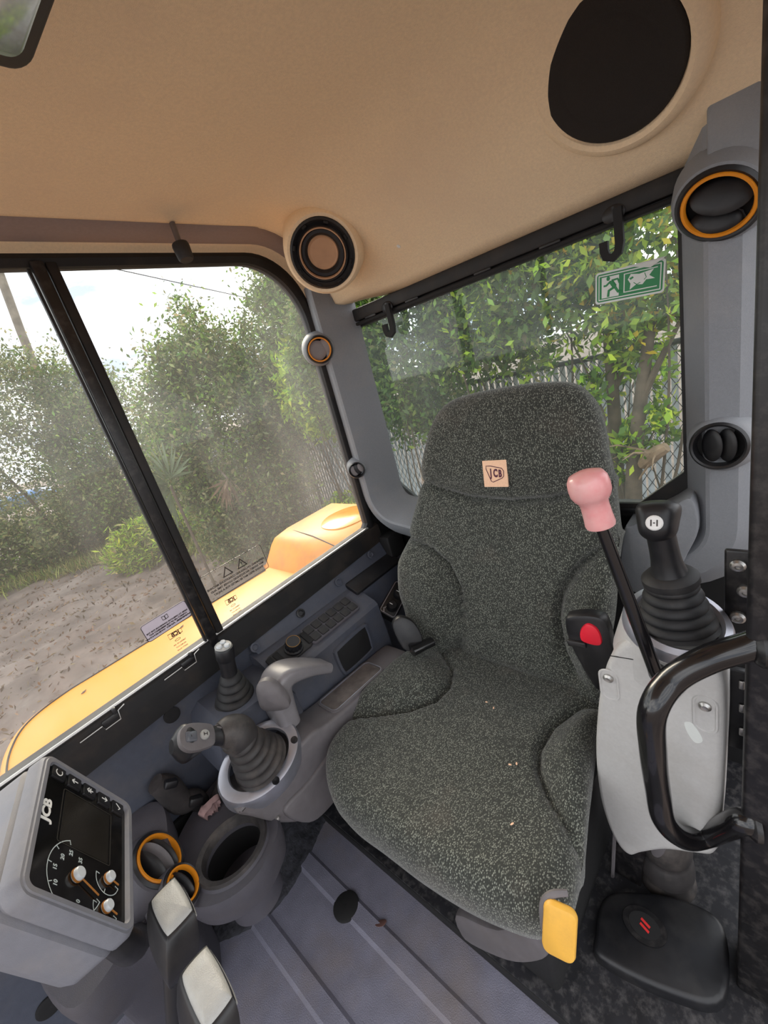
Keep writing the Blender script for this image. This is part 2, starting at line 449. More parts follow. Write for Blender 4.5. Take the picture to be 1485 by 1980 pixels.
# ================================================================== SETTING
WY = 0.95      # side glass
WX = 0.92      # rear glass
def roof_z(x, y):
    d = x - 0.655
    z = 1.447 - 0.85 * ((d + math.sqrt(d * d + 0.0036)) / 2)
    ze = 1.432 if x < .656 else 1.233 + math.sqrt(max(.0004, .199 ** 2 - min(x - .656, .198) ** 2))
    z = z + (ze - z) * sstep(.66, .862, y)
    pts = ((.85, 0), (.866, .002), (.893, .010), (.912, .016), (.945, .024))
    drop = 0.0
    if y > .85:
        for a, b in zip(pts[:-1], pts[1:]):
            if y <= b[0] + 1e-9: drop = a[1] + (b[1] - a[1]) * (y - a[0]) / (b[0] - a[0]); break
        else: drop = .05
    drop *= 1 - .9 * sstep(.58, .74, x)
    if y < 0.02: drop += 0.9 * (0.02 - y) ** 2 / 0.1
    return z - drop
YS = sorted(set(list(np.linspace(-.08, .85, 40)) + [.858, .868]))
XS = list(np.linspace(-.62, .905, 60))
g = ([np.array([x, y, roof_z(x, y)]) for x in XS for y in YS],
     [(i * len(YS) + j, (i + 1) * len(YS) + j, (i + 1) * len(YS) + j + 1, i * len(YS) + j + 1) for i in range(len(XS) - 1) for j in range(len(YS) - 1)])
o = obj('ceiling', g, M['ceiling'], ang=80, label='tan felt headliner sloping down to the rear window', kind='structure')
sol = o.modifiers.new('thickness', 'SOLIDIFY'); sol.thickness = 0.03; sol.offset = -1 if o.data.polygons[0].normal.z < 0 else 1

# floor mat with moulded ribs running across the cab
prof = []
for (x, z) in ((-.62, 0), (-.105, 0), (-.098, .006), (-.068, .006), (-.061, 0), (.042, 0), (.049, .006), (.079, .006), (.086, 0), (.182, 0), (.189, .006), (.219, .006), (.226, 0), (.300, 0)):
    prof.append((x, z))
Vf = []; Ff = []
for (y) in (-.06, .945):
    for (x, z) in prof: Vf.append(np.array([x, y, z]))
k = len(prof)
for i in range(k - 1): Ff.append((i, i + 1, k + i + 1, k + i))
floor = obj('floor', (Vf, Ff), M['mat_floor'], smooth=False, label='grey ribbed rubber floor mat', kind='structure')
for (u, v, r) in ((670, 1753, .026),):
    c = at(u, v, z=.002); obj('floor_plug', lathe([(r * 1.15, 0), (r * 1.15, .003), (r, .005), (0.001, .004)], frame(c, (0, 0, 1)), 28), M['black_matt'], floor)
# seat platform: dark scratched ledge behind the mat
ledge = obj('trim_1', join(extrude([(-.06, -.02), (.945, -.02), (.945, .028), (-.06, .028)], .300, .93)), M['ledge'], smooth=False, label='dark scratched metal ledge along the front of the seat platform', kind='structure')
obj('retaining_strip', box((.303, .44, .008), (.012, 1.0, .030), .003), M['black_matt'], ledge)

# side wall under the window
wall_r = obj('wall_right', join(extrude([(.935, -.05), (.965, -.05), (.965, .58), (.935, .58)], -.62, .93)), M['console'], smooth=False, label='dark blue-grey lower side panel under the window', kind='structure')
for (u, v, r) in ((332, 1382, .017), (95, 1945, .020)):
    c = at(u, v, y=.934); obj('panel_plug', lathe([(r, 0), (r, .003), (r * .8, .004), (.001, .002)], frame(c, (0, -1, 0)), 24), M['black_matt'], wall_r)
# rear wall
wall_b = obj('wall_rear', box((.935, .47, .30), (.02, .98, .76), .0), M['black_matt'], smooth=False, label='black rear bulkhead below the rear window', kind='structure')
obj('sill_bar', box((.917, .47, .668), (.016, .96, .012), .002), M['black_paint'], wall_b)

# ---- side window: black frame, two panes, divider bars, sill rail
def wo(x, z): return np.array([x, z])
def gb(x): return .603 + .033 * x          # glass bottom
def side_outline(d):
    zt = 1.383 + d; xr = .806 + d; r = .15
    pts = [wo(-.60, gb(-.6) - d), wo(xr - .012, gb(.8) - d), wo(xr, gb(.8) + .012 - d)]
    for k in range(0, 13):
        a = math.radians(90 * k / 12); pts.append(wo(xr - r + r * math.cos(a), zt - r + r * math.sin(a)))
    pts += [wo(.2, zt), wo(-.60, zt)]
    return pts
win1 = thing('window_1', (.2, WY, .6), 'large side window in two panes with black divider bars', None, kind='structure')
inn, outl = side_outline(0.0), side_outline(.022)
rs = []
for (ol, y) in ((outl, .965), (outl, .936), (side_outline(.012), .932), (inn, .938), (inn, .962)):
    rs.append([np.array([p[0], y, p[1]]) for p in ol])
obj('window_frame', rings(rs + [rs[0]], False, False), M['frame_black'], win1)
def pane(name, ol, y, m, parent, fr=None):
    return obj(name, ([np.array([p[0], y, p[1]]) for p in ol], [tuple(range(len(ol)))]), m, parent, smooth=False)
DX = .268
p_rear = [p for p in inn if p[0] > DX]; 
pane('glass_pane', [wo(DX, gb(DX))] + p_rear + [wo(DX, 1.383)], WY, M['glass_side'], win1)
pane('glass_pane', [wo(-.60, gb(-.6)), wo(DX, gb(DX)), wo(DX, 1.383), wo(-.60, 1.383)], WY - .008, M['glass_side'], win1)
# divider: two bars with a bright edge strip
obj('divider_bar', box((DX + .010, .944, .99), (.018, .022, .80), .003), M['frame_black'], win1)
obj('divider_bar', box((DX - .012, .936, .99), (.020, .018, .80), .003), M['black_paint'], win1)
obj('edge_seal', box((DX - .026, .938, .99), (.005, .010, .78), .001), M['rubber'], win1)
# header strip of the headliner above the glass follows the corner
hs = []
for (ol, y) in ((side_outline(.018), .937), (side_outline(.028), .930), (side_outline(.033), .922), (side_outline(.046), .866), (side_outline(.060), .864)):
    hs.append([np.array([p[0], y, p[1]]) for p in ol[3:]])
n = len(hs[0])
def strip_of(rs_): return [p for r in rs_ for p in r], [(i * n + j, i * n + j + 1, (i + 1) * n + j + 1, (i + 1) * n + j) for i in range(len(rs_) - 1) for j in range(n - 1)]
trim2 = obj('trim_2', strip_of(hs[2:]), M['band'], ang=80, label='mauve grey header band curving round the top of the side window', kind='structure')
obj('header_lip', strip_of(hs[:3]), M['ceiling'], trim2, ang=80)
# sill rail
ra = [(.925, .515), (.968, .515), (.968, .598), (.942, .600), (.930, .592)]
rail_rs = []
for x in (-.62, .84):
    rail_rs.append([np.array([x, p[0], p[1] + (.060 * x + .006 if p[1] < .55 else .033 * x + .003)]) for p in ccw(ra)])
rail = obj('trim_3', rings(rail_rs), M['frame_black'], smooth=False, label='black sill rail under the side window', kind='structure')
lip = [np.array([x, .936, gb(x) - .001]) for x in np.linspace(-.6, .80, 8)]
obj('glass_channel', tube(lip, .0035, 6), M['steel'], rail)
for (u, v) in ((362, 1277), (212, 1388), (36, 1522)):
    c = at(u, v, y=.928); ax = (unit((1, 0, .05)), np.array([0, 1., 0]), unit((-.05, 0, 1)))
    obj('sliding_catch', join(box(c + ax[2] * -.004, (.030, .008, .012), .002, ax), box(c + ax[0] * .012 + ax[2] * .006, (.008, .008, .014), .002, ax)), M['black'], rail)
    obj('catch_wire', tube([c + np.array([-.055, -.005, -.006]), c + np.array([-.016, -.005, -.004]), c + np.array([-.014, -.005, -.014]), c + np.array([.014, -.005, -.013]), c + np.array([.017, -.005, .006]), c + np.array([.03, -.005, .010])], .0012, 6), M['steel'], rail)

# ---- rear window
win2 = thing('window_2', (WX, .5, .68), 'wide rear window with cut-off lower corners', None, kind='structure')
ro = [(.138, 1.197), (.138, .75), (.215, .684), (.815, .684), (.893, .752), (.903, 1.192)]
obj('glass_pane', ([np.array([WX, p[0], p[1]]) for p in ro], [tuple(range(len(ro)))]), M['glass_rear'], win2, smooth=False)
def ring_yz(ol_in, ol_out, x0, x1):
    a = [np.array([x0, *p]) for p in ol_out]; b = [np.array([x1, *p]) for p in ol_out]
    c = [np.array([x1, *p]) for p in ol_in]; d = [np.array([x0, *p]) for p in ol_in]
    return rings([a, b, c, d, a], False, False)
ro_out = [(.06, 1.235), (.06, .66), (.19, .655), (.84, .655), (.96, .66), (.96, 1.235)]
obj('window_frame', ring_yz(ro, ro_out, .912, .930), M['frame_black'], win2, smooth=False)
# header channel above the rear glass, with small clips
obj('header_channel', box((.908, .50, 1.222), (.022, .80, .030), .004), M['frame_black'], win2)
obj('header_seal', box((.905, .50, 1.200), (.014, .79, .008), .003), M['black_matt'], win2)
for yy in (.80, .66, .47, .33):
    obj('header_clip', box((.899, yy, 1.206), (.006, .040, .006), .002), M['black'], win2)

# ---- corner pillars: grey trim that bends into a shelf under the rear window
def pillar(name, label, inner, sgn, sec, ztop, zb):
    path = []
    for z in np.linspace(ztop, zb, 8): path.append(np.array([0, inner, z]))
    for k in range(1, 9):
        a = math.radians(80 * k / 8); r = .045
        path.append(np.array([0, inner - sgn * r * (1 - math.cos(a)), zb - r * math.sin(a)]))
    e = path[-1]; d = unit((0, -sgn * math.sin(math.radians(80)), -math.cos(math.radians(80))))
    path.append(e + d * .10); path.append(e + d * .16)
    rs = []
    for i, p in enumerate(path):
        t = unit(path[min(i + 1, len(path) - 1)] - path[max(i - 1, 0)])
        nrm = np.array([0, -t[2] * sgn, t[1] * sgn])     # outward across
        rs.append([p + nrm * o_ + np.array([x, 0, 0]) for (o_, x) in sec])
    return obj(name, rings(rs), M['pillar'], ang=25, label=label, kind='structure')
secR = [(.092, .835), (.075, .818), (.045, .806), (.038, .808), (.004, .880), (-.002, .912), (.092, .925)]
trim4 = pillar('trim_4', 'grey plastic pillar trim between side and rear windows', .857, 1, secR, 1.315, .735)
secL = [(.115, .905), (.088, .880), (.078, .868), (.040, .862), (.034, .864), (.004, .905), (-.004, .925), (.115, .935)]
trim5 = pillar('trim_5', 'grey plastic pillar trim beside the door', .134, -1, secL, 1.32, .66)
obj('top_cap', slab([np.array(at(u, v, x=.845)[1:]) for (u, v) in ((1366, 330), (1366, 205), (1385, 180), (1440, 150), (1475, 142), (1475, 330))], (np.array([.845, 0, 0]), np.array([0, 1., 0]), np.array([0, 0, 1.]), np.array([-1., 0, 0])), -.05, .0, .004), M['pillar'], trim5)
# rounded grey shelf moulding behind the left lever
sh = catmull([at(1205, 1030, x=.85)[1:], at(1225, 1015, x=.85)[1:], at(1290, 985, x=.85)[1:], at(1335, 965, x=.85)[1:], at(1350, 1020, x=.85)[1:], at(1330, 1070, x=.85)[1:], at(1280, 1150, x=.85)[1:], at(1205, 1130, x=.85)[1:]], 40)
obj('shelf_moulding', slab(sh, (np.array([.85, 0, 0]), np.array([0, 1., 0]), np.array([0, 0, 1.]), np.array([-1., 0, 0])), -.07, .0, .004), M['pillar'], trim5)
# dark gusset under the right pillar foot
obj('gusset', box((.86, .915, .50), (.07, .05, .17), .006), M['black_matt'], trim4)
obj('corner_plate', box((.872, .955, .62), (.115, .016, .30), .004), M['black_matt'], trim4)

# ---- door post at the right edge, black paint, with hinge plate
post = obj('trim_6', join(box((.528, -.030, .62), (.075, .107, 1.75), .006)), M['black_paint'], label='scuffed black door post at the edge of the doorway', kind='structure')
hp0 = at(1402, 1065, x=.60); hp1 = at(1448, 1208, x=.60)
hinge = thing('hinge_plate', ((.60), (hp0[1] + .01) / 1, hp1[2]), 'black bolted hinge plate beside the door post', 'hinge plate')
cy, cz = (hp0[1] + .01) / 2, (hp0[2] + hp1[2]) / 2
obj('plate', box((.606, cy, cz), (.008, hp0[1] - .008, hp0[2] - hp1[2]), .003), M['black_paint'], hinge)
for (u, v) in ((1427, 1092), (1441, 1142), (1427, 1192)):
    c = at(u, v, x=.602); obj('bolt', lathe([(.0085, 0), (.0085, .004), (.006, .007), (.003, .0075), (.0025, .0055), (.0005, .0055)], frame(c, (-1, 0, 0)), 14), M['steel'], hinge)
# lower latch strips on the inner side of the post
strip = thing('latch_strip', (.58, .03, .35), 'dark perforated latch strip on the inner face of the door post', 'latch strip')
s0, s1 = at(1436, 1300, x=.58), at(1432, 1450, x=.58)
obj('strip', box((.585, .034, (s0[2] + s1[2]) / 2), (.010, .022, s0[2] - s1[2]), .002), M['black'], strip)
for k in range(3):
    c = at(1434, 1325 + 45 * k, x=.578); obj('slot', box(c, (.003, .006, .014), .002), M['steel'], strip)

# ================================================================== CEILING FITTINGS
def roof_n(x, y):
    e = .004
    return unit((roof_z(x + e, y) - roof_z(x - e, y), roof_z(x, y + e) - roof_z(x, y - e), -2 * e))
def roof_hit(u, v):
    r = ray(u, v); lo, hi = 0.1, 3.0
    t = 0.0003
    for k in range(6000):
        p = EYE + r * t
        if p[2] > roof_z(p[0], p[1]): return p
        t += 0.0000005
    return p
# big round speaker grille in the rear slope
c = roof_hit(1180, 135); nn = unit(roof_n(c[0], c[1]) + np.array([-.05, .10, 0])); fr = frame(c + nn * .004, nn)
sp = thing('speaker_grille', c, 'large round black mesh speaker grille set in the ceiling', 'speaker')
obj('surround', lathe([(.118, -.016), (.114, -.004), (.106, .004), (.098, .006), (.092, .003), (.090, -.004)], fr, 56, .93, 1.0, cap=False), M['ceiling'], sp)
obj('mesh_grille', lathe([(.0905, -.006), (.0900, .000), (.086, .0035), (.066, .0050), (.062, .0042), (.058, .0052), (.030, .0060), (.0005, .0062)], fr, 56, .93, 1.0), mat('speaker_mesh', srgb(40, 34, 30), .8, var=.25, vscale=900, bump=.8, bscale=1500), sp)
# open speaker with exposed cone near the side window
c = EYE + (roof_hit(624, 492) - EYE) * .885; nn = unit((-.72, -.52, -.46)); fr = frame(c, nn)
sp2 = thing('speaker', c, 'small open speaker with tan cone in a moulded ceiling cup', 'speaker')
obj('moulded_cup', lathe([(.098, -.12), (.092, -.075), (.086, -.03), (.081, -.008), (.074, .001), (.068, .0), (.066, -.006)], fr, 48, cap=False), M['ceiling'], sp2)
obj('basket', lathe([(.067, -.006), (.067, .002), (.063, .004), (.060, -.001), (.056, -.004), (.052, .000), (.048, -.003), (.0475, -.012)], fr, 48, cap=False), M['black'], sp2)
for k in range(8):
    a = k * math.pi / 4 + .3; obj('clip', box(tf(fr, (.0595 * math.cos(a), .0595 * math.sin(a), .003)), (.010, .005, .004), .001, (fr[1] * -math.sin(a) + fr[2] * math.cos(a), fr[1] * math.cos(a) + fr[2] * math.sin(a), fr[3])), M['black_matt'], sp2)
obj('outer_ring', lathe([(.050, -.004), (.0485, .0005), (.0465, .0005), (.0455, -.006)], fr, 44, cap=False), M['cone'], sp2)
obj('rubber_roll', lathe([(.0475, -.012), (.044, -.006), (.038, -.006), (.033, -.011), (.031, -.016)], fr, 44, cap=False), M['black'], sp2)
obj('cone', lathe([(.033, -.012), (.031, -.010), (.026, -.013), (.016, -.022), (.015, -.024), (.0005, -.026)], fr, 40), M['cone'], sp2)
obj('dust_cap', lathe([(.0155, -.024), (.013, -.019), (.008, -.0155), (.0005, -.0145)], fr, 28), M['cone'], sp2)
# rod with rubber bumper
p0 = at(329, 421, y=.868); p1 = at(347, 470, y=.85); p2 = at(360, 500, y=.845)
rod = thing('roof_stay', p2, 'short grey rod with dark rubber bumper hanging at the ceiling edge', 'stay')
obj('socket', lathe([(.016, -.006), (.014, .002), (.009, .004), (.001, .004)], frame(p0, unit(p1 - p0)), 20), M['pod_mid'], rod)
obj('rod', tube([p0, p1], .0055, 10), M['pod_mid'], rod)
obj('rubber_bumper', lathe([(.008, 0), (.015, .002), (.016, .006), (.0145, .028), (.012, .032), (.001, .033)], frame(p1, unit(p2 - p1)), 20), M['rubber'], rod)
# interior mirror, only its corner is in view
mc = at(45, 118, z=1.375); u_ = unit(at(80, 20, z=1.385) - mc); w_ = unit(at(0, 105, z=1.372) - mc); w_ = unit(w_ - u_ * (u_ @ w_))
n_ = np.cross(u_, w_); n_ = n_ if n_[2] < 0 else -n_
mfr = (mc + u_ * .085 + w_ * .058, u_, w_, n_)
mir = thing('interior_mirror', mfr[0], 'dark rounded frame of a mirror at the ceiling\'s left corner', 'mirror')
obj('frame', slab(rrect(.185, .125, .016, 5), mfr, -.016, .004, .004, .004), mat('brown_black_frame', srgb(52, 40, 38), .45, var=.1), mir)
obj('mirror_glass', slab(rrect(.161, .101, .010, 5), mfr, .003, .0048, .0005), M['mirror'], mir)
obj('mount', tube([tf(mfr, (.03, .0, -.012)), tf(mfr, (.05, .0, -.04)), np.append(tf(mfr, (.06, 0, 0))[:2], 1.45)], .010, 10), M['black'], mir)
# coat hooks on the rear header
def hook(label, y, zt, yside):
    h = thing('coat_hook', (.895, y, zt - .07), label, 'hook', 'coat hooks on the rear window header')
    obj('mounting_pad', lathe([(.016, 0), (.016, .004), (.013, .006), (.001, .006)], frame((.899, y + .008 * yside, zt), (-1, 0, 0)), 20, 1.1, .85), M['black'], h)
    obj('hook_arm', sweep([(.893, y, zt + .006), (.891, y, zt - .03), (.891, y, zt - .058), (.886, y, zt - .066), (.874, y, zt - .068), (.868, y, zt - .062), (.866, y, zt - .040)] if False else
        [(.890, y, zt + .006), (.890, y, zt - .045), (.890, y + .003 * yside, zt - .058), (.890, y + .012 * yside, zt - .064), (.890, y + .021 * yside, zt - .060), (.890, y + .024 * yside, zt - .050), (.890, y + .024 * yside, zt - .036)],
        [(.0065, .005), (-.0065, .005), (-.0065, -.005), (.0065, -.005)], (-1, 0, 0)), M['black_matt'], h)
    return h
hook('black J-shaped coat hook near the grey pillar between the windows', .728, 1.210, 1)
hook('black coat hook above the green exit sticker', .214, 1.212, 1)

# flecks of paint knocked off the headliner
for (u, v) in ((771, 476),):
    c = roof_hit(u, v); obj('paint_chip', slab(ccw([(.004, 0), (.001, .005), (-.004, .003), (-.003, -.003), (.002, -.004)]), frame(c, roof_n(c[0], c[1])), -.001, .0012, .0003), M['white'], None, label='small pale chip on the ceiling near the open speaker', cat='chip')

# ================================================================== AIR VENTS
def air_vent(label, c, nrm, up, r, sy, ring_m, blades, host, hood=0.0, ang=0.0, group=None):
    fr = frame(c, nrm, up); v = thing('air_vent', c, label, 'air vent', group)
    if hood:
        obj('housing', lathe([(r * 1.55, -.030 - hood), (r * 1.42, -.012 - hood * .4), (r * 1.28, -.002), (r * 1.16, .001), (r * 1.10, -.004)], fr, 40, 1, sy, cap=False), host, v)
    obj('bezel', lathe([(r * 1.22, -.008), (r * 1.20, .001), (r * 1.10, .005), (r * 1.02, .003), (r * .98, -.004), (r * .96, -.020)], fr, 40, 1, sy, cap=False), M['black'], v)
    if ring_m is not None:
        obj('trim_ring', lathe([(r * 1.03, .003), (r * 1.00, .0055), (r * .92, .0055), (r * .89, .001), (r * .90, -.004)], fr, 44, 1, sy, cap=False), ring_m, v)
    obj('duct', lathe([(r * .97, -.018), (r * .90, -.03), (.0005, -.032)], fr, 32, 1, sy), M['black_matt'], v)
    ca, sa = math.cos(ang), math.sin(ang)
    bx, by = fr[1] * ca + fr[2] * sa, -fr[1] * sa + fr[2] * ca
    for (off, hgt, tilt, kk) in blades:
        bw = r * .86 * math.sqrt(max(.05, 1 - (off / .95) ** 2))
        n2 = unit(fr[3] * math.cos(tilt) + by * math.sin(tilt)); b2 = unit(by * math.cos(tilt) - fr[3] * math.sin(tilt))
        f2 = (np.array(c) + by * off * r * sy + fr[3] * -.006, bx, b2, n2)
        obj('blade', pillow(ellipse(bw, r * hgt * sy, 28), f2, [(.0, .003), (.6, .0025), (.95, .001), (1, 0), (.97, -.0015), (.4, -.001), (.0, -.001)]), kk or M['black'], v)
    return v
# right-rear pillar: closed grey flap vent and small vent below
gflap = mat('grey_flap', srgb(132, 126, 126), .5, var=.06)
air_vent('round vent with closed grey flap and thin orange ring on the rear pillar', at(618, 676, y=.905), (-.62, -.76, -.12), (0, 0, 1), .030, 1.0, M['orange'], [(-.22, .86, .04, gflap), (.60, .50, -.35, gflap)], M['pillar'], .02, ang=math.radians(-78))
air_vent('small grey slatted round vent low on the rear pillar', at(690, 909, y=.90), (-.70, -.68, -.05), (0, 0, 1), .020, 1.0, None, [(-.40, .55, .2, gflap), (.15, .5, .2, M['black']), (.6, .4, .2, gflap)], M['pillar'], .015, ang=math.radians(-75))
# door-side pillar
air_vent('large black round vent with orange ring high on the door pillar', at(1389, 397, x=.845), (-.90, .12, -.42), (-.25, -.55, .8), .044, .88, M['orange'], [(.26, .62, .55, M['black']), (-.55, .42, .55, M['black'])], M['pillar'], .02, ang=math.radians(18))
air_vent('oval black vent with two upright blades low on the door pillar', at(1389, 863, x=.850), (-.98, .10, .05), (0, 0, 1), .034, .98, None, [(-.30, .50, .5, M['black']), (.30, .55, .5, M['black'])], M['pillar'], .012, ang=math.radians(90))

# ================================================================== SEAT
SB = np.array([.690, 0, .36]); ST = np.array([.790, 0, .95])
es = unit(ST - SB); en = unit((-es[2], 0, es[0]))          # up the back, out of the back
BFR = (SB.copy(), np.array([0, -1., 0]), es, en)           # local x = -y
def bk(u, v):
    p = at(u, v, pl=(SB, en)); return np.array([-(p[1]), (p - SB) @ es])
seat = thing('operator_seat', (.46, .455, .03), 'dark flecked fabric operator seat with contoured back and cushion', 'seat')
bo = [bk(*p) for p in ((790, 1180), (777, 1130), (779, 1040), (800, 950), (820, 860), (838, 806), (872, 772), (960, 750), (1050, 739), (1105, 745), (1141, 782), (1158, 840), (1168, 920), (1178, 1000), (1186, 1090), (1184, 1190))]
lo_r = bk(1165, 1290); lo_l = bk(800, 1235)
bo += [lo_r, np.array([lo_r[0] - .02, -.03]), np.array([-.46, -.045]), np.array([lo_l[0] + .02, -.03]), lo_l]
bol = catmull(bo, 189)
headc = [bk(*p) for p in ((795, 932), (850, 950), (905, 967), (980, 974), (1060, 968), (1120, 955), (1185, 940))]
seamL = [bk(*p) for p in ((880, 1262), (886, 1200), (882, 1140), (862, 1095), (830, 1065), (775, 1040))]
seamR = [bk(*p) for p in ((1110, 1310), (1085, 1260), (1074, 1200), (1082, 1150), (1110, 1105), (1150, 1070), (1200, 1050))]
def side_of(q, pl):     # seam value of x at height q[1]
    ys = [p[1] for p in pl]; xs = [p[0] for p in pl]
    o_ = np.argsort(ys); return float(np.interp(q[1], np.array(ys)[o_], np.array(xs)[o_]))
def bdisp(x, y, k):
    if k > .999: f = .35
    else: f = 1.0
    d1 = seg_dist(x, y, headc); h = -.021 * math.exp(-(d1 / .0075) ** 2)
    zc_ = float(np.interp(x, [p[0] for p in headc], [p[1] for p in headc]))
    if y > zc_: h += .020 * sstep(.0, .07, d1)
    dl = seg_dist(x, y, seamL); dr = seg_dist(x, y, seamR)
    h += -.022 * math.exp(-(dl / .0075) ** 2) - .022 * math.exp(-(dr / .0075) ** 2)
    if y < seamL[-1][1] and x < side_of((x, y), seamL): h += .040 * sstep(.0, .07, dl)
    if y < seamR[-1][1] and x > side_of((x, y), seamR): h += .040 * sstep(.0, .07, dr)
    h -= .012 * math.exp(-((x + .47) / .14) ** 2) * sstep(.62, .25, y)
    return h * f
bprof = [(k, 0.0) for k in np.linspace(0.0, .86, 56)] + [(.86 + .14 * math.sin(a), -.040 * (1 - math.cos(a))) for a in np.linspace(.12, math.pi / 2, 10)] + [(.998, -.06), (.98, -.085), (.93, -.10), (.5, -.11), (0, -.11)]
back = obj('backrest', pillow(bol, BFR, bprof, bdisp, c=(-.47, .30)), M['fabric'], seat, ang=60)
# logo patch sewn to the head section
pc = bk(965, 913); off = bdisp(pc[0], pc[1], 0) + .0015
pfr = (tf(BFR, (pc[0], pc[1], 0)), BFR[1], BFR[2], en)
pw = abs(bk(988, 913)[0] - bk(942, 913)[0]); ph = abs(bk(965, 888)[1] - bk(965, 939)[1])
patch = obj('logo_patch', slab(rrect(pw, ph, .001, 2), pfr, off - .002, off + .001, .0004), M['peach'], seat, label='square peach cloth patch with maroon company logo')
def lp(a, b): return (a * pw, b * ph)
ou = [lp(-.36, .31), lp(-.16, .31), lp(.30, .21), lp(.38, .10), lp(.37, -.10), lp(.29, -.18), lp(-.10, -.33), lp(-.19, -.28), lp(-.37, .18)]
ou = ccw([np.array(p) for p in ou]); inn_ = inset(ou, pw * .030)
h_ = off + .0012
rs = [[tf(pfr, (*p, h_)) for p in ou], [tf(pfr, (*p, h_ + .0003)) for p in ou], [tf(pfr, (*p, h_ + .0003)) for p in inn_], [tf(pfr, (*p, h_)) for p in inn_]]
obj('logo_outline', rings(rs + [rs[0]], False, False), M['maroon'], patch, smooth=False)
for (ch, dx, hh) in (('J', -.165, .30), ('C', .025, .30), ('B', .215, .27)):
    text('logo_letter', ch, ph * hh * 1.35, tf(pfr, (*lp(dx, .01 + dx * -.08), h_ + .0002)), BFR[1], BFR[2] + BFR[1] * -.0, M['maroon'], patch, bold=.0011, sx=.60)
# cushion
CC = (.455, .455)
co = [at(u, v, z=.355)[:2] for (u, v) in ((690, 1340), (642, 1410), (624, 1460), (632, 1520), (662, 1560), (720, 1602), (800, 1660), (900, 1718), (1000, 1757), (1050, 1761), (1086, 1742), (1108, 1690), (1136, 1540), (1152, 1420))]
co += [np.array([.70, .245]), np.array([.735, .30]), np.array([.74, .46]), np.array([.735, .62]), np.array([.69, .69]), np.array([.60, .728]), np.array([.53, .733])]
co = [np.array([min(max(p[0], .2), .74), min(p[1], .735)]) for p in co]
cof = [np.array([p[0], p[1]]) for p in catmull(co, 189)]
CFR = (np.array([0, 0, .355]), np.array([1., 0, 0]), np.array([0, 1., 0]), np.array([0, 0, 1.]))
cl = [at(u, v, z=.37)[:2] for (u, v) in ((850, 1245), (868, 1275), (862, 1310), (835, 1340), (790, 1358), (735, 1366), (660, 1374))]
crr = [at(u, v, z=.37)[:2] for (u, v) in ((1165, 1338), (1110, 1352), (1062, 1388), (1038, 1430), (1037, 1470), (1055, 1515), (1082, 1560), (1120, 1625))]
def cdisp(x, y, k):
    f = .35 if k > .999 else 1.0
    dl, dr = seg_dist(x, y, cl), seg_dist(x, y, crr)
    h = -.021 * math.exp(-(dl / .0075) ** 2) - .021 * math.exp(-(dr / .0075) ** 2)
    inL = y > np.interp(x, [p[0] for p in cl[::-1]], [p[1] for p in cl[::-1]]) and x > cl[-1][0]
    o_ = np.argsort([p[0] for p in crr]); inR = y < np.interp(x, np.array([p[0] for p in crr])[o_], np.array([p[1] for p in crr])[o_]) and x > crr[-1][0]
    if inL: h += .030 * sstep(0, .06, dl)
    if inR: h += .030 * sstep(0, .06, dr)
    h += .016 * sstep(.42, .26, x) - .022 * sstep(.45, .70, x) * math.exp(-((y - .455) / .16) ** 2)
    return h * f
cprof = [(k, 0.0) for k in np.linspace(0.0, .84, 56)] + [(.84 + .16 * math.sin(a), -.045 * (1 - math.cos(a))) for a in np.linspace(.12, math.pi / 2, 10)] + [(.997, -.07), (.975, -.095), (.92, -.105), (.5, -.11), (0, -.11)]
obj('cushion', pillow(cof, CFR, cprof, cdisp, c=CC), M['fabric'], seat, ang=60)
# shell, suspension box, front cover
obj('back_shell', slab([p * np.array([1, 1]) for p in [np.array([-.47, .30]) + (q - np.array([-.47, .30])) * .86 for q in bol]], BFR, -.128, -.10, .01), M['black'], seat)
obj('suspension_box', box((.50, .46, .135), (.36, .44, .22), .012), M['black_matt'], seat)
cvo = catmull([at(u, v, x=.285)[1:] for (u, v) in ((880, 1770), (960, 1800), (1050, 1775), (1062, 1840), (1040, 1862), (980, 1860), (900, 1820))], 28)
obj('front_cover', slab(cvo, (np.array([.285, 0, 0]), np.array([0, 1., 0]), np.array([0, 0, 1.]), np.array([-1., 0, 0])), -.05, .0, .006), M['pod_mid'], seat)
# yellow height handle with its dirty stem
yc = at(1081, 1808, x=.268)
yfr = frame(yc, unit((-.85, -.25, .30)), (0.10, -.10, 1))
obj('height_handle', slab(rrect(.040, .072, .011, 5), yfr, -.012, .0, .005, .004), M['yellow_handle'], seat, label='yellow plastic adjuster handle under the cushion front')
obj('handle_stem', tube([tf(yfr, (-.020, -.012, -.010)), tf(yfr, (-.021, .02, -.010)), tf(yfr, (-.012, .036, -.014)), tf(yfr, (.006, .040, -.022))], [.003, .005, .005, .004], 8, smooth=4), M['pod_mid'], seat)
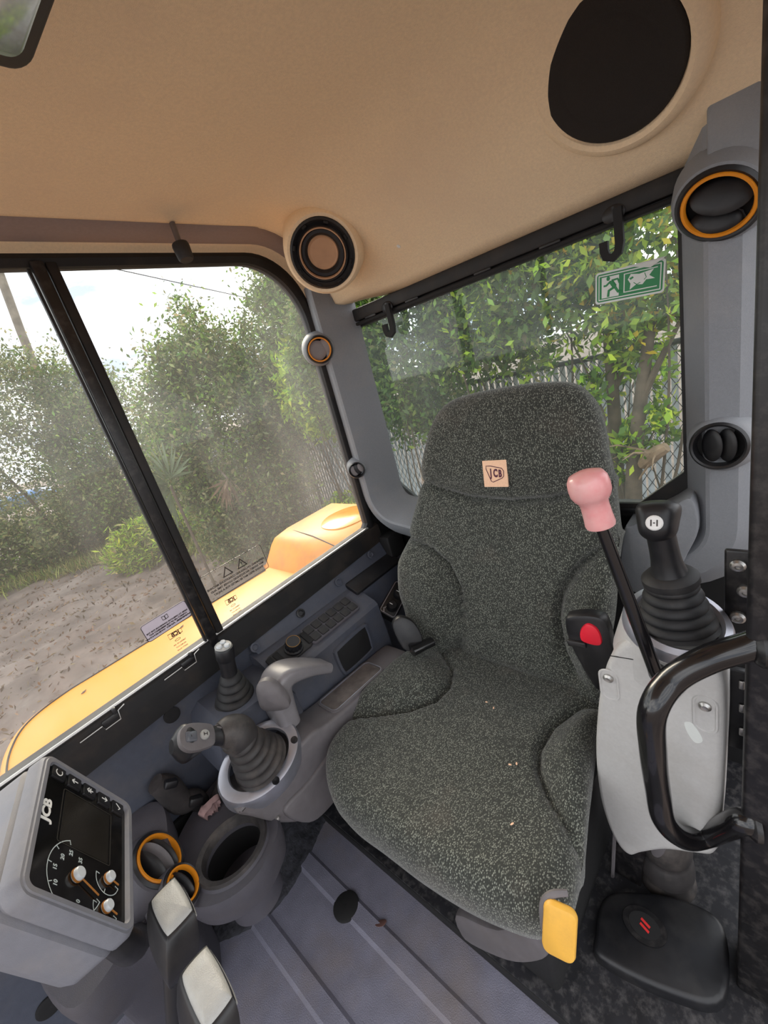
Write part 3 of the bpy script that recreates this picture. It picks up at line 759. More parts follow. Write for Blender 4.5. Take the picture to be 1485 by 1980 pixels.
# belt guide and buckle
bg = at(806, 1252, y=.715)
obj('belt_guide', join(slab(catmull([(-.035, .03), (-.01, .045), (.02, .02), (.028, -.03), (-.012, -.045), (-.03, -.02)], 24), frame(at(790, 1222, y=.675), unit((-.6, -.7, .35))), -.015, .012, .006)), M['black'], seat)
obj('belt_sleeve', tube([at(836, 1240, y=.63), at(818, 1248, y=.64), at(796, 1258, y=.652)], [.015, .016, .019], 14, flat=.7), M['gloss_black'], seat)
b0 = at(1136, 1205, x=.585); b1 = at(1150, 1290, x=.585)
bup = unit(b0 - b1); bn = unit(np.array([-.85, -.05, .35]) - bup * (np.array([-.85, -.05, .35]) @ bup)); bex = np.cross(bup, bn)
bfr = ((b0 + b1) / 2, bex, bup, bn)
bl_ = [np.array(p) * 1.35 for p in ((-.024, .036), (-.014, .046), (.012, .050), (.024, .040), (.026, .0), (.022, -.05), (.006, -.062), (-.004, -.055), (-.022, .0))]
bkl = obj('seat_belt_buckle', slab(catmull(bl_, 36), bfr, -.012, .012, .006, .005), M['black'], seat)
obj('release_button', slab(catmull([(-.010, .020), (-.008, .040), (.004, .054), (.017, .048), (.022, .030), (.019, .016), (.005, .014)], 28), bfr, .006, .0165, .004), M['red'], bkl, label='red release button')
obj('buckle_lip', box(tf(bfr, (-.018, .010, .013)), (.030, .012, .008), .003, (bex, bup, bn)), M['black'], bkl)
# crumbs lying on the cushion
for i, (u, v, lb) in enumerate(((985, 1474, 'left one of two pale crumbs in the middle of the seat cushion'), (998, 1472, 'right one of two pale crumbs in the middle of the seat cushion'), (990, 1592, 'single pale crumb near the front of the seat cushion'), (938, 1346, 'pale crumb farthest back on the seat cushion'), (952, 1358, 'pale crumb just in front of the rearmost crumb on the cushion'))):
    c = at(u, v, z=.362); q = c.copy(); q[2] = .355 + cdisp(c[0], c[1], .5) + .0015
    obj('crumb', pillow(ellipse(.0035, .0018, 10), frame(q, (0, .2, 1), (math.cos(i * 2.1), math.sin(i * 2.1), 0)), [(0, .001), (.7, .0008), (1, 0), (.6, -.0008), (0, -.001)]), M['peach'], None, label=lb, cat='crumb', group='crumbs on the seat cushion')

# ================================================================== SIDE CONSOLE (operator's right)
sc_ = thing('side_console', (.58, .87, .0), 'dark grey side console with keypad, dial and storage pocket under the window', 'console')
# bolted plate leaning under the sill rail
def pt(y, z): return (y, z)
plate_rs = []
obj('upper_plate', rings([[np.array([x0, .934, zt]), np.array([x0, .938, zt]), np.array([x1_, .912, zb]), np.array([x1_, .906, zb])] for (x0, x1_, zt, zb) in ((.318, .335, .545, .500), (.835, .84, .580, .515))]), M['console'], sc_, smooth=False)
body = [(.934, .0), (.934, .515), (.905, .512), (.892, .508), (.826, .478), (.818, .468), (.808, .30), (.815, .27), (.89, .25), (.89, .0)]
obj('body', extrude(body, .315, .655), M['console'], sc_, smooth=False)
body2 = [(.934, .0), (.934, .515), (.905, .512), (.872, .500), (.866, .44), (.862, .30), (.862, .0)]
obj('rear_body', extrude(body2, .655, .90), M['console'], sc_, smooth=False)
for (u, v, m_) in ((493, 1252, M['console']), (581, 1186, M['console']), (654, 1126, M['console']), (716, 1073, M['console'])):
    c = at(u, v, y=.918); obj('plate_bolt', lathe([(.012, 0), (.012, .003), (.008, .004), (.006, .001), (.001, .001)], frame(c, (0, -.9, .4)), 18), M['console'] if u != 581 else M['black'], sc_)
# strip normal on the sloped deck
dn = unit(np.cross((1, 0, 0), (0, .066, .030))); dn = dn if dn[2] > 0 else -dn
dy = unit((0, .066, .030))
def deck(x, s):  return np.array([x, .826 + s * .066, .478 + s * .030])
DF = lambda x, s: (deck(x, s), np.array([1., 0, 0]), dy, dn)
# rear cover strip
obj('cover_strip', slab(rrect(.20, .052, .006, 3), (np.array([.735, .892, .512]), np.array([1., 0, 0]), dy, dn), -.004, .006, .002), M['black'], sc_)
# keypad with 12 keys
kp = obj('keypad', slab(rrect(.172, .062, .012, 4), DF(.522, .55), -.003, .007, .003), M['console_front'], sc_)
kx = []
src = None
for i in range(6):
    for j in range(2):
        c = deck(.522 - .0672 + i * .0269, .55); d_ = dy * (-.0135 + j * .027)
        if src is None:
            src = obj('key', slab(rrect(.0235, .0235, .003, 3), (c + d_, np.array([1., 0, 0]), dy, dn), .006, .0105, .0022), M['rubber'], kp); c0 = c + d_
            LOC[src.name] = LOC[kp.name]
        else: shared('key', src, c + d_ - c0, kp)
# rotary selector and its plate, blank switch plate in front
obj('selector_plate', slab(rrect(.115, .052, .014, 5), DF(.383, .55), -.003, .006, .003), M['rubber'], sc_)
dl_ = obj('rotary_dial', lathe([(.024, 0), (.024, .006), (.020, .008), (.019, .022), (.017, .026), (.001, .026)], (deck(.395, .55) + dn * .006, np.array([1., 0, 0]), dy, dn), 28), M['black'], sc_)
obj('dial_ring', lathe([(.0175, .0255), (.0172, .0268), (.0164, .0268), (.0160, .0255)], (deck(.395, .55) + dn * .006, np.array([1., 0, 0]), dy, dn), 28, cap=False), M['brass'], dl_)
for k in range(14):
    a = 2 * math.pi * k / 14; f_ = deck(.395, .55) + dn * .017
    obj('grip_rib', box(f_ + (np.array([1., 0, 0]) * math.cos(a) + dy * math.sin(a)) * .0195, (.003, .003, .014), .0008, (np.array([1., 0, 0]) * math.cos(a) + dy * math.sin(a), -np.array([1., 0, 0]) * math.sin(a) + dy * math.cos(a), dn)), M['black'], dl_)
for (x, s) in ((.437, .55), (.352, .55), (.332, .55)):
    obj('blank_button', slab(rrect(.016, .040, .003, 3), DF(x, s), .005, .009, .002), M['black_matt'], sc_)
# storage pocket in the inner face
pkf = (np.array([.530, .8125, .405]), np.array([1., 0, 0]), unit((0, .05, 1)), np.array([0, -1., .05]))
po = catmull([(-.058, .030), (-.045, .040), (.045, .042), (.058, .030), (.056, -.020), (.045, -.036), (-.040, -.036), (-.056, -.022)], 40)
obj('pocket_rim', rings([[tf(pkf, (*p, h)) for p in inset(ccw(po), o_)] for (o_, h) in ((-.006, -.002), (-.004, .005), (.002, .006), (.005, .001))], False, False), M['console'], sc_)
obj('pocket_recess', slab(po, pkf, -.003, .0025, .001), M['black_matt'], sc_)

# climate control tucked behind the seat
rf = frame(at(762, 1160, y=.835), unit((-.80, -.45, .45)), (0, 0, 1))
rfo = at(764, 1158, y=.84); ex_ = unit(at(778, 1130, y=.845) - at(745, 1190, y=.835)); nn_ = unit(np.array([-.55, -.65, .6])); nn_ = unit(nn_ - ex_ * (ex_ @ nn_)); ey_ = np.cross(nn_, ex_)
cfr = (rfo, ex_, ey_, nn_)
cl_ = thing('climate_panel', rfo, 'small black heater control panel with silver rim and two knobs behind the seat', 'control panel')
obj('housing', slab(rrect(.118, .056, .010, 4), cfr, -.03, .0, .003), M['black'], cl_)
ro_ = ccw(rrect(.112, .050, .008, 4)); ri_ = inset(ro_, .0022)
rs = [[tf(cfr, (*p, h)) for p in o_] for (o_, h) in ((ro_, .0), (ro_, .0016), (ri_, .0016), (ri_, .0))]
obj('silver_rim', rings(rs + [rs[0]], False, False), M['alu'], cl_)
for dx_ in (-.028, .018):
    kb = obj('knob', lathe([(.017, 0), (.016, .008), (.014, .016), (.012, .018), (.001, .018)], (tf(cfr, (dx_, -.003, 0)), ex_, ey_, nn_), 24), M['black'], cl_)
    obj('pointer', box(tf(cfr, (dx_, -.003 + .006, .0185)), (.002, .010, .001), .0003, (ex_, ey_, nn_)), M['white'], kb)
for k in range(5):
    obj('scale_mark', box(tf(cfr, (-.052 + k * .004, .016 - abs(k - 2) * .002, .0008)), (.0014, .005, .0006), .0002, (ex_, ey_, nn_)), M['white'], cl_)

# plinth and small auxiliary lever with three buttons
pl_ = [(.150, .500), (.172, .516), (.315, .505), (.335, .45), (.335, .36), (.140, .36), (.128, .42)]
plf = (np.array([0, .800, 0]), np.array([1., 0, 0]), np.array([0, 0, 1.]), np.array([0, -1., 0]))
lv = thing('auxiliary_lever', (.225, .86, .505), 'short black lever with three silver buttons and rubber boot beside the window', 'lever')
plinth = obj('lever_plinth', slab([np.array(p) * np.array([1, 1]) - np.array([0, .018]) for p in pl_], plf, -.135, .0, .012), M['console'], None, label='dark grey plinth carrying the short three button lever', cat='plinth')
base = at(457, 1352, y=.860); base[2] = .494
top = at(436, 1268, y=.850)
bd = unit(top - base)
def boot(name, c0, c1, r0, r1, nring, m_, parent, sy=1.0, seg=36, up=(0, 0, 1)):
    f_ = frame(c0, unit(np.array(c1) - np.array(c0)), up); H_ = np.linalg.norm(np.array(c1) - np.array(c0)); pr = []
    for k in range(nring):
        a0 = k / nring; a1 = (k + 1) / nring; rr0 = r0 + (r1 - r0) * a0; rr1 = r0 + (r1 - r0) * a1
        for (t, q) in ((.0, .93), (.15, .985), (.35, 1.0), (.6, .985), (.82, .93), (.93, .86)):
            pr.append(((rr0 + (rr1 - rr0) * t) * q, H_ * (a0 + (a1 - a0) * t)))
    pr.append((r1 * .8, H_)); pr.append((.0005, H_))
    return obj(name, lathe([(r0 * 1.02, -.004)] + pr, f_, seg, 1, sy), m_, parent, ang=70)
boot('rubber_boot', base, base + bd * .062, .048, .022, 4, M['rubber'], lv, .9)
obj('stem', tube([base + bd * .055, base + bd * .080, base + bd * .125], [.017, .0165, .018], 20), M['black'], lv)
hd = obj('button_head', lathe([(.0185, 0), (.0195, .004), (.0195, .026), (.017, .030), (.001, .030)], frame(base + bd * .100, unit(bd + np.array([0, -.12, 0]))), 24), M['black'], lv)
hf = frame(base + bd * .131, unit(bd + np.array([0, -.12, 0])))
obj('silver_cap', lathe([(.0175, -.003), (.0175, .0005), (.016, .002), (.001, .002)], hf, 24), M['silver_pad'], hd)
for k in range(3):
    a = 2 * math.pi * k / 3 + .5
    obj('button', lathe([(.0062, .0015), (.0062, .0045), (.005, .006), (.001, .006)], (tf(hf, (.0088 * math.cos(a), .0088 * math.sin(a), 0)), hf[1], hf[2], hf[3]), 14), M['glint'], hd)

# ================================================================== RIGHT ARMREST POD
pod = thing('armrest_pod', (.30, .77, .22), 'worn grey armrest pod with metal ring right of the seat', 'armrest')
PY0, PY1 = .718, .800
podp = catmull([(.108, .375), (.118, .385), (.16, .389), (.27, .392), (.305, .390), (.34, .378), (.45, .366), (.60, .356), (.635, .34), (.635, .26), (.50, .235), (.34, .215), (.27, .205), (.215, .222), (.165, .275), (.125, .345)], 64)
pfr_ = (np.array([0, PY0, 0]), np.array([1., 0, 0]), np.array([0, 0, 1.]), np.array([0, -1., 0]))
obj('shell', slab(podp, pfr_, -(PY1 - PY0 + .006), .0, .008, .006), M['pod_mid'], pod, ang=50)
# lower inner cover, split line along the side
lowp = catmull([(.178, .300), (.25, .305), (.345, .320), (.42, .31), (.44, .24), (.36, .215), (.27, .200), (.212, .220)], 40)
obj('lower_cover', slab(lowp, pfr_, -.03, .007, .006), M['pod_mid'], pod, ang=50)
c = at(537, 1583, y=.716); obj('cover_clip', box(c, (.010, .008, .010), .003), M['steel'], pod)
# metal ring
rc = np.array([.190, .752, .409])
rax = unit((-.12, -.42, .90)); rfr = frame(rc, rax, (0, 1, 0))
rfr = (rc, unit(np.array([1., 0, 0]) - rax * rax[0]), None, rax); rfr = (rc, rfr[1], np.cross(rax, rfr[1]), rax)
ring = obj('metal_ring', lathe([(.092, -.040), (.090, .000), (.086, .008), (.074, .011), (.066, .010), (.064, .004)], rfr, 48, 1.0, .74, cap=False), M['alu'], pod)
for a in (-.50, -1.62):
    q = tf(rfr, (.078 * math.cos(a), .058 * math.sin(a), .0098))
    obj('screw', lathe([(.0075, .000), (.0072, .002), (.0045, .0015), (.001, .0005)], (q, rfr[1], rfr[2], rfr[3]), 16), M['black'], ring)
# tray with rubber mat
tr_o = rrect(.180, .072, .018, 5)
tfr_ = (np.array([.455, .762, .3675]), unit((1, 0, -.07)), np.array([0, 1., 0]), unit((.07, 0, 1)))
tro = ccw(tr_o); tri = inset(tro, .005)
rs = [[tf(tfr_, (*p, h)) for p in o_] for (o_, h) in ((tro, -.006), (tro, .004), (tri, .005), (tri, -.001))]
obj('tray_rim', rings(rs, False, False), M['pod_mid'], pod)
te = inset(tro, .0045); te2 = inset(tro, .0062)
rs = [[tf(tfr_, (*p, h)) for p in o_] for (o_, h) in ((te, .0035), (te, .0056), (te2, .0056), (te2, .0035))]
obj('tray_edge', rings(rs + [rs[0]], False, False), M['alu'], pod)
obj('tray_mat', slab(inset(tro, .005), tfr_, -.006, .001, .0005), mat('stained_tray_mat', srgb(112, 104, 100), .7, var=.25, vscale=40, dirt=srgb(70, 64, 60), dscale=25, damt=.7), pod)
# arched palm rest
pth = [at(556, 1398, y=.775), at(540, 1360, y=.778), at(533, 1325, y=.78), at(548, 1302, y=.782), at(585, 1290, y=.782), at(628, 1287, y=.782)]
wid = [.028, .034, .038, .040, .038, .030]; thk = [.024, .026, .024, .019, .014, .011]
q = catmull([np.concatenate([p, [w, t]]) for p, w, t in zip(pth, wid, thk)], 40, closed=False)
rs = []
for i, a in enumerate(q):
    t = unit(q[min(i + 1, len(q) - 1)][:3] - q[max(i - 1, 0)][:3]); s = np.array([0, 1., 0]); s = unit(s - t * (t @ s)); nb = np.cross(t, s)
    rs.append([a[:3] + s * p[0] + nb * p[1] for p in rrect(a[3] * 2, a[4] * 2, min(a[4] * .8, .016), 5)])
palm = obj('palm_rest', rings(rs), mat('silver_grey_palm_rest', srgb(124, 121, 124), .35, var=.08, vscale=30, dirt=srgb(110, 104, 100), dscale=12, damt=.4), pod, ang=50)
pcf = frame(at(522, 1345, y=.752), unit((-.75, -.60, .05)), (0, 0, 1))
obj('side_cap', pillow(catmull([(-.024, -.034), (-.028, 0), (-.018, .030), (.006, .036), (.026, .012), (.030, -.036)], 36), pcf, [(0, .014), (.5, .012), (.85, .006), (1, 0), (1, -.012), (0, -.012)]), M['pod_mid'], palm)
# right joystick
jb = rc + rax * .004; j1 = at(462, 1424, y=.754); j2 = at(342, 1440, y=.755)
js = thing('joystick', jb, 'dark joystick with worn grip leaning forward from the armrest pod', 'joystick')
boot('bellows', jb, j1, .064, .033, 5, M['rubber_dusty'], js, .86)
bdir = unit(j1 - jb); gd = unit(j2 - j1)
obj('collar', tube([j1 - bdir * .012, j1 + bdir * .008, j1 + bdir * .016 + gd * .012, j1 + gd * .034 + bdir * .010], [.034, .036, .031, .022], 22, smooth=5), M['rubber_dusty'], js)
obj('collar_cap', slab(catmull([(-.020, -.012), (.0, -.020), (.022, -.010), (.022, .010), (.0, .020), (-.020, .012)], 28), (j1 + bdir * .034 + gd * .004, gd, np.cross(bdir, gd), bdir), -.012, .004, .004), M['pod_mid'], js)
gp = [j1 + gd * .018 + bdir * .010, j1 + gd * .055 + bdir * .012, j2 - gd * .035 + bdir * .004, j2 - gd * .010, j2 + gd * .012 - bdir * .004]
grip = obj('grip', tube(gp, [.021, .0165, .025, .032, .012], 22, smooth=7, up=(0, 1, 0), flat=.92), M['black'], js)
upn = unit(np.array([-.15, -.55, .85]) - gd * (gd @ np.array([-.15, -.55, .85])))
ffr = (j2 - gd * .022 + upn * .026, gd, np.cross(upn, gd), upn)
obj('face_plate', slab(catmull([(-.034, -.013), (-.022, -.021), (.010, -.024), (.028, -.012), (.028, .012), (.010, .024), (-.022, .021), (-.034, .013)], 32), ffr, -.008, .002, .003), M['pod_mid'], grip)
obj('rocker_switch', slab(rrect(.020, .018, .003, 3, .010, .0), ffr, .0, .005, .002), M['rocker'], grip)
hb = obj('horn_button', lathe([(.0085, .0), (.0085, .004), (.007, .006), (.001, .006)], (tf(ffr, (-.014, .0, .001)), ffr[1], ffr[2], ffr[3]), 20), M['silver_pad'], grip)
for (dx_, dw) in ((-.003, .0012), (.003, .0012)):
    obj('horn_symbol', box(tf(ffr, (-.014 + dx_, 0, .0073)), (dw, .006, .0005), .0002, (ffr[1], ffr[2], ffr[3])), M['ink'], hb)
obj('horn_symbol', box(tf(ffr, (-.014, 0, .0073)), (.005, .0012, .0005), .0002, (ffr[1], ffr[2], ffr[3])), M['ink'], hb)

# ================================================================== DISPLAY MONITOR
mq = [np.array(p) for p in ((-.055, .706, .699), (-.002, .733, .540), (-.071, .550, .549), (-.123, .522, .708))]
mcn = sum(mq) / 4; a_r = unit((mq[0] + mq[1]) / 2 - (mq[2] + mq[3]) / 2); a_u = unit((mq[0] + mq[3]) / 2 - (mq[1] + mq[2]) / 2)
U_, _s, Vt = np.linalg.svd(np.stack([a_r, a_u], 1), full_matrices=False); Q_ = U_ @ Vt; a_r, a_u = Q_[:, 0], Q_[:, 1]; a_n = np.cross(a_r, a_u)
MF = (mcn, a_r, a_u, a_n); MW, MH = .192, .170
mon = thing('display_monitor', mcn - np.array([0, 0, .10]), 'grey display monitor with gauges and row of buttons at the front', 'monitor')
mo = ccw(rrect(MW, MH, .018, 5))
rs = [[tf(MF, (*p, h)) for p in inset(mo, o_)] for (o_, h) in ((.022, -.085), (.008, -.080), (.0, -.066), (-.001, -.030), (.004, -.026), (.004, -.024), (-.002, -.020), (-.002, -.006), (.001, -.001), (.006, .0), (.009, -.004), (.010, -.009))]
obj('housing', rings(rs), M['monitor'], mon, ang=45)
mi = rrect(MW - .020, MH - .020, .010, 5)
rs = [[tf(MF, (*p, h)) for p in o_] for (o_, h) in ((inset(mo, .002), -.003), (inset(mo, .0045), .001), (ccw(mi), .001), (inset(ccw(mi), .002), -.005))]
obj('bezel', rings(rs, False, False), M['monitor'], mon, ang=45)
scr = obj('screen', slab(mi, MF, -.006, -.0045, .0), M['screen'], mon, smooth=False)
def mp(a, b, h=0): return tf(MF, (a * MW / 2, b * MH / 2, -.0045 + h))
# inner display window
di = ccw(rrect(.078, .088, .003, 3)); dfr = (mp(.22, -.02), a_r, a_u, a_n); di2 = inset(di, .0008)
rs = [[tf(dfr, (*p, h)) for p in o_] for (o_, h) in ((di, .0001), (di, .0004), (di2, .0004), (di2, .0001))]
obj('display_border', rings(rs + [rs[0]], False, False), mat('dark_border', srgb(50, 47, 42), .5), scr, smooth=False)
obj('display_window', slab(rrect(.074, .080, .002, 2), dfr, .0000, .0002, 0), mat('dark_display', srgb(34, 31, 26), .25, var=.1), scr, smooth=False)
text('maker_name', 'JCB', .017, mp(.16, .74, .0003), a_r, a_u, M['white'], scr, bold=.0007, sx=1.2)
# five buttons along one side
for k, ch in enumerate(('n', 'u', 'U', 'd', 'v')):
    b = (.66 - k * .33); c = mp(.80, b, .0005)
    kb = obj('button', slab(rrect(.020, .023, .003, 3), (c, a_r, a_u, a_n), -.001, .0022, .0012), M['black'], scr)
    lf = (c, a_r, a_u, a_n); S_ = .0052
    def bar(p, q_, w=.0013):
        p = np.array(p) * S_; q_ = np.array(q_) * S_; d = unit(np.append(q_ - p, 0)); L_ = np.linalg.norm(q_ - p); m_ = (p + q_) / 2
        return box(tf(lf, (m_[0], m_[1], .0024)), (L_, w, .0004), 0, (a_r * d[0] + a_u * d[1], -a_r * d[1] + a_u * d[0], a_n))
    if ch == 'n': gsh = join(*[bar((math.cos(t), math.sin(t)), (math.cos(t + .5), math.sin(t + .5))) for t in np.arange(.9, 5.2, .5)])
    elif ch == 'u': gsh = join(bar((0, -1), (0, .8)), bar((0, 1), (-.7, .2)), bar((0, 1), (.7, .2)))
    elif ch == 'U': gsh = join(bar((0, -1), (0, .3)), bar((0, 1), (-.7, .3)), bar((0, 1), (.7, .3)), bar((0, .3), (-.7, -.4)), bar((0, .3), (.7, -.4)))
    elif ch == 'd': gsh = join(bar((0, 1), (0, -.8)), bar((0, -1), (-.7, -.2)), bar((0, -1), (.7, -.2)))
    else: gsh = join(bar((-.8, 0), (-.2, -.7)), bar((-.2, -.7), (.9, .9)))
    obj('icon', gsh, M['white'], kb, smooth=False)
# gauges: arcs, ticks, hubs and needles
def arc(cx, cy, r, a0, a1, w, n=28):
    V_, F_ = [], []
    for k in range(n + 1):
        t = math.radians(a0 + (a1 - a0) * k / n)
        for rr in (r - w, r): V_.append(mp(0, 0, .0004) + a_r * (cx + rr * math.cos(t)) + a_u * (cy + rr * math.sin(t)))
    for k in range(n): F_.append((2 * k, 2 * k + 1, 2 * k + 3, 2 * k + 2))
    return V_, F_
pale = mat('pale_gauge_print', srgb(190, 200, 200), .5, var=.03)
def gauge(cx, cy, r, a0, a1, nd, nticks, hubr):
    g_ = obj('gauge', join(arc(cx, cy, r, a0, a1, .0011), *[box(mp(0, 0, .0004) + (a_r * math.cos(t) + a_u * math.sin(t)) * (r - .003) + a_r * cx + a_u * cy, (.006, .0008, .0003), 0, (a_r * math.cos(t) + a_u * math.sin(t), -a_r * math.sin(t) + a_u * math.cos(t), a_n)) for t in [math.radians(a0 + (a1 - a0) * k / (nticks - 1)) for k in range(nticks)]]), pale, scr, smooth=False)
    cc = mp(0, 0, 0) + a_r * cx + a_u * cy
    obj('hub', lathe([(hubr, 0), (hubr, .006), (hubr * .85, .0075), (.0005, .0075)], (cc, a_r, a_u, a_n), 20), M['glint'], g_)
    t = math.radians(nd); d = a_r * math.cos(t) + a_u * math.sin(t)
    obj('needle', join(box(cc + d * r * .42 + a_n * .003, (r * .85, .0022, .001), .0004, (d, np.cross(a_n, d), a_n)), lathe([(hubr * 1.12, .001), (hubr * 1.12, .003), (hubr, .003)], (cc, a_r, a_u, a_n), 18)), M['needle'], g_)
gauge(-.050, .008, .043, 20, 245, 248, 8, .0075)
gauge(-.036, -.042, .020, 80, 250, 255, 3, .0065)
gauge(-.072, -.040, .020, 80, 250, 255, 3, .0065)
for (a, b, tx) in ((-.36, .36, '20'), (-.52, .46, '15'), (-.70, .42, '10'), (-.26, .22, '25'), (-.30, .04, '35'), (-.80, .02, '0')):
    text('gauge_number', tx, .0075, mp(a, b, .0004), a_r, a_u, pale, scr, bold=.0001)
# stalk under the monitor
obj('stalk', tube([tf(MF, (.02, -.04, -.08)), (-.10, .66, .42), (-.10, .74, .32)], [.022, .02, .024], 12, smooth=5), M['black'], mon)

# ================================================================== FRONT CORNER CONSOLE
fc = thing('corner_console', (.02, .82, .0), 'grey front corner console with round vents and a cup holder', 'console')
# cup holder block
cup_c = np.array([.076, .742])
blk = catmull([(.185, .93), (.176, .83), (.172, .760), (.158, .700), (.115, .668), (.070, .658), (.020, .675), (-.02, .720), (-.035, .80), (.0, .86), (.05, .90), (.12, .93)], 60)
nb = len(blk)
cfr_ = (np.array([0, 0, 0.]), np.array([1., 0, 0]), np.array([0, 1., 0]), np.array([0, 0, 1.]))
rs = []
for (k, z) in ((.25, 0.0), (.28, .17), (.42, .222), (.93, .240), (.99, .265), (1.0, .28), (.995, .292), (.97, .300)):
    rs.append([np.array([*((np.array([.06, .915]) if z < .23 else cup_c) + (p - (np.array([.06, .915]) if z < .23 else cup_c)) * k), z]) for p in blk])
cupr = .050
def hole(r, z):
    out = []
    for p in blk:
        d = unit(p - cup_c); out.append(np.array([*(cup_c + d * np.array([r * 1.12, r])), z]))
    return out
rs += [hole(cupr + .016, .300), hole(cupr + .012, .306), hole(cupr + .004, .304), hole(cupr, .292), hole(cupr - .003, .16), hole(.002, .155)]
obj('cup_holder_block', rings(rs, True, True), M['console_front'], fc, ang=50)
obj('cup_liner', rings([hole(cupr - .0005, .285), hole(cupr - .004, .165), hole(.002, .160)], False, True), M['black_matt'], fc)
obj('cup_lip', rings([hole(cupr + .013, .3045), hole(cupr + .011, .311), hole(cupr + .002, .309), hole(cupr - .002, .296)], False, False), M['rubber_dusty'], fc)
# vent tower
tw = catmull([(-.20, .74), (-.10, .745), (-.035, .765), (.0, .82), (.015, .93), (-.20, .93)], 48)
towc = np.array([-.08, .85])
obj('vent_tower', rings([[np.array([*(towc + (p - towc) * k), z + (.25 * (p[1] - .83) if z > .2 else 0)]) for p in tw] for (k, z) in ((.62, 0.0), (.70, .20), (.95, .27), (1.0, .330), (.97, .348), (.6, .352))]), M['console_front'], fc, ang=50)
for (p, r) in (((.055, .70), .004),):
    pass
# dark well between tower, wall and pod
obj('cable_well', box((.10, .90, .20), (.20, .066, .012), .002), M['black_matt'], fc)
obj('well_shade_panel', box((.175, .928, .15), (.36, .010, .28), .002), M['black_matt'], fc)  # black sheet over the blue-grey wall, standing in for shade deep in the well
c = at(383, 1618, z=.215); obj('well_bolt', lathe([(.009, 0), (.009, .004), (.005, .006), (.001, .006)], frame(c, (0, 0, 1)), 14), M['steel'], fc)
fvn = unit((.42, -.52, .74))
air_vent('open round vent with orange ring and diagonal blades beside the monitor', at(307, 1660, y=.805), unit((.72, -.34, .60)), (-.55, .40, .6), .047, .86, M['orange'], [(.42, .42, 1.15, M['black']), (.0, .50, 1.15, M['pod_mid']), (-.42, .42, 1.15, M['black'])], M['console_front'], .015, ang=math.radians(62))
air_vent('smaller round vent with orange ring half hidden behind a travel lever', at(352, 1712, y=.745), unit((.66, -.42, .62)), (-.55, .40, .6), .032, .9, M['orange'], [(.30, .42, 1.15, M['black']), (-.25, .42, 1.15, M['black'])], M['console_front'], .010, ang=math.radians(62))
# sculpted black connector recess on the wall above the well
rec = thing('wiring_loom', (.05, .91, .34), 'crumpled black wiring bundle in the recess above the cup holder', 'wiring')
rp = [at(u, v, y=.905) for (u, v) in ((300, 1515), (325, 1525), (350, 1550), (378, 1545), (400, 1565), (425, 1560))]
obj('loom', tube(rp, [.018, .026, .024, .020, .018, .012], 14, smooth=6), M['rag'], rec)
for (u, v, s_) in ((330, 1515, .016), (378, 1548, .018), (395, 1572, .012)):
    c = at(u, v, y=.885); obj('connector', box(c, (s_ * 1.6, s_, s_), .004, (unit((.8, 0, -.6)), np.array([0, 1., 0]), unit((.6, 0, .8)))), M['black'], rec)
def crumple(name, pts, y, m_, label, cat, seed):
    r_ = np.random.default_rng(seed); ol = catmull([at(u, v, y=y)[[0, 2]] for (u, v) in pts], 40)
    c_ = np.mean(ol, axis=0); rs_ = []
    for (k, h) in ((.02, .012), (.3, .015), (.55, .006), (.8, .012), (1.0, .0), (.8, -.006), (.02, -.006)):
        rs_.append([np.array([c_[0] + (p[0] - c_[0]) * k, y - h - (r_.random() - .5) * .010 * (k < 1), c_[1] + (p[1] - c_[1]) * k]) for p in ol])
    return obj(name, rings(rs_), m_, None, label=label, cat=cat, ang=60)
crumple('rag', ((383, 1572), (420, 1535), (424, 1558), (420, 1575), (404, 1585)), .865, M['pinkrag'], 'pinkish grey scrap of rag hanging by the cup holder', 'rag', 3)
crumple('rag', ((405, 1548), (432, 1502), (452, 1492), (455, 1505), (430, 1535)), .885, M['rag'], 'twisted dark grimy rag behind the joystick', 'rag', 5)
# woven rubber skirt round the console foot
sk = [at(u, v, z=.0) for (u, v) in ((625, 1572), (608, 1600), (585, 1650), (548, 1715), (500, 1765), (440, 1795), (392, 1808), (330, 1825))]
sk = catmull(sk, 42, closed=False)
rs = []
for i, p in enumerate(sk):
    t = unit(sk[min(i + 1, len(sk) - 1)] - sk[max(i - 1, 0)]); s = np.cross(t, (0, 0, 1)); s = s if s[1] < 0 or True else -s
    s = np.cross((0, 0, 1.), t); s = -s if s @ np.array([-.5, .8, 0]) > 0 else s
    rs.append([p + s * a + np.array([0, 0, z + (.003 * math.sin(i * 1.7 + a * 300))]) for (a, z) in ((.022, .0), (.020, .006), (.008, .010), (-.010, .014), (-.03, .05), (-.045, .10), (-.06, .10), (-.05, .0))])
obj('floor_skirt', rings(rs), mat('woven_black_skirt', srgb(40, 40, 46), .85, var=.6, vscale=90, bump=1.0, bscale=160), None, ang=70, label='black woven skirt curving round the console foot on the floor', cat='skirt')

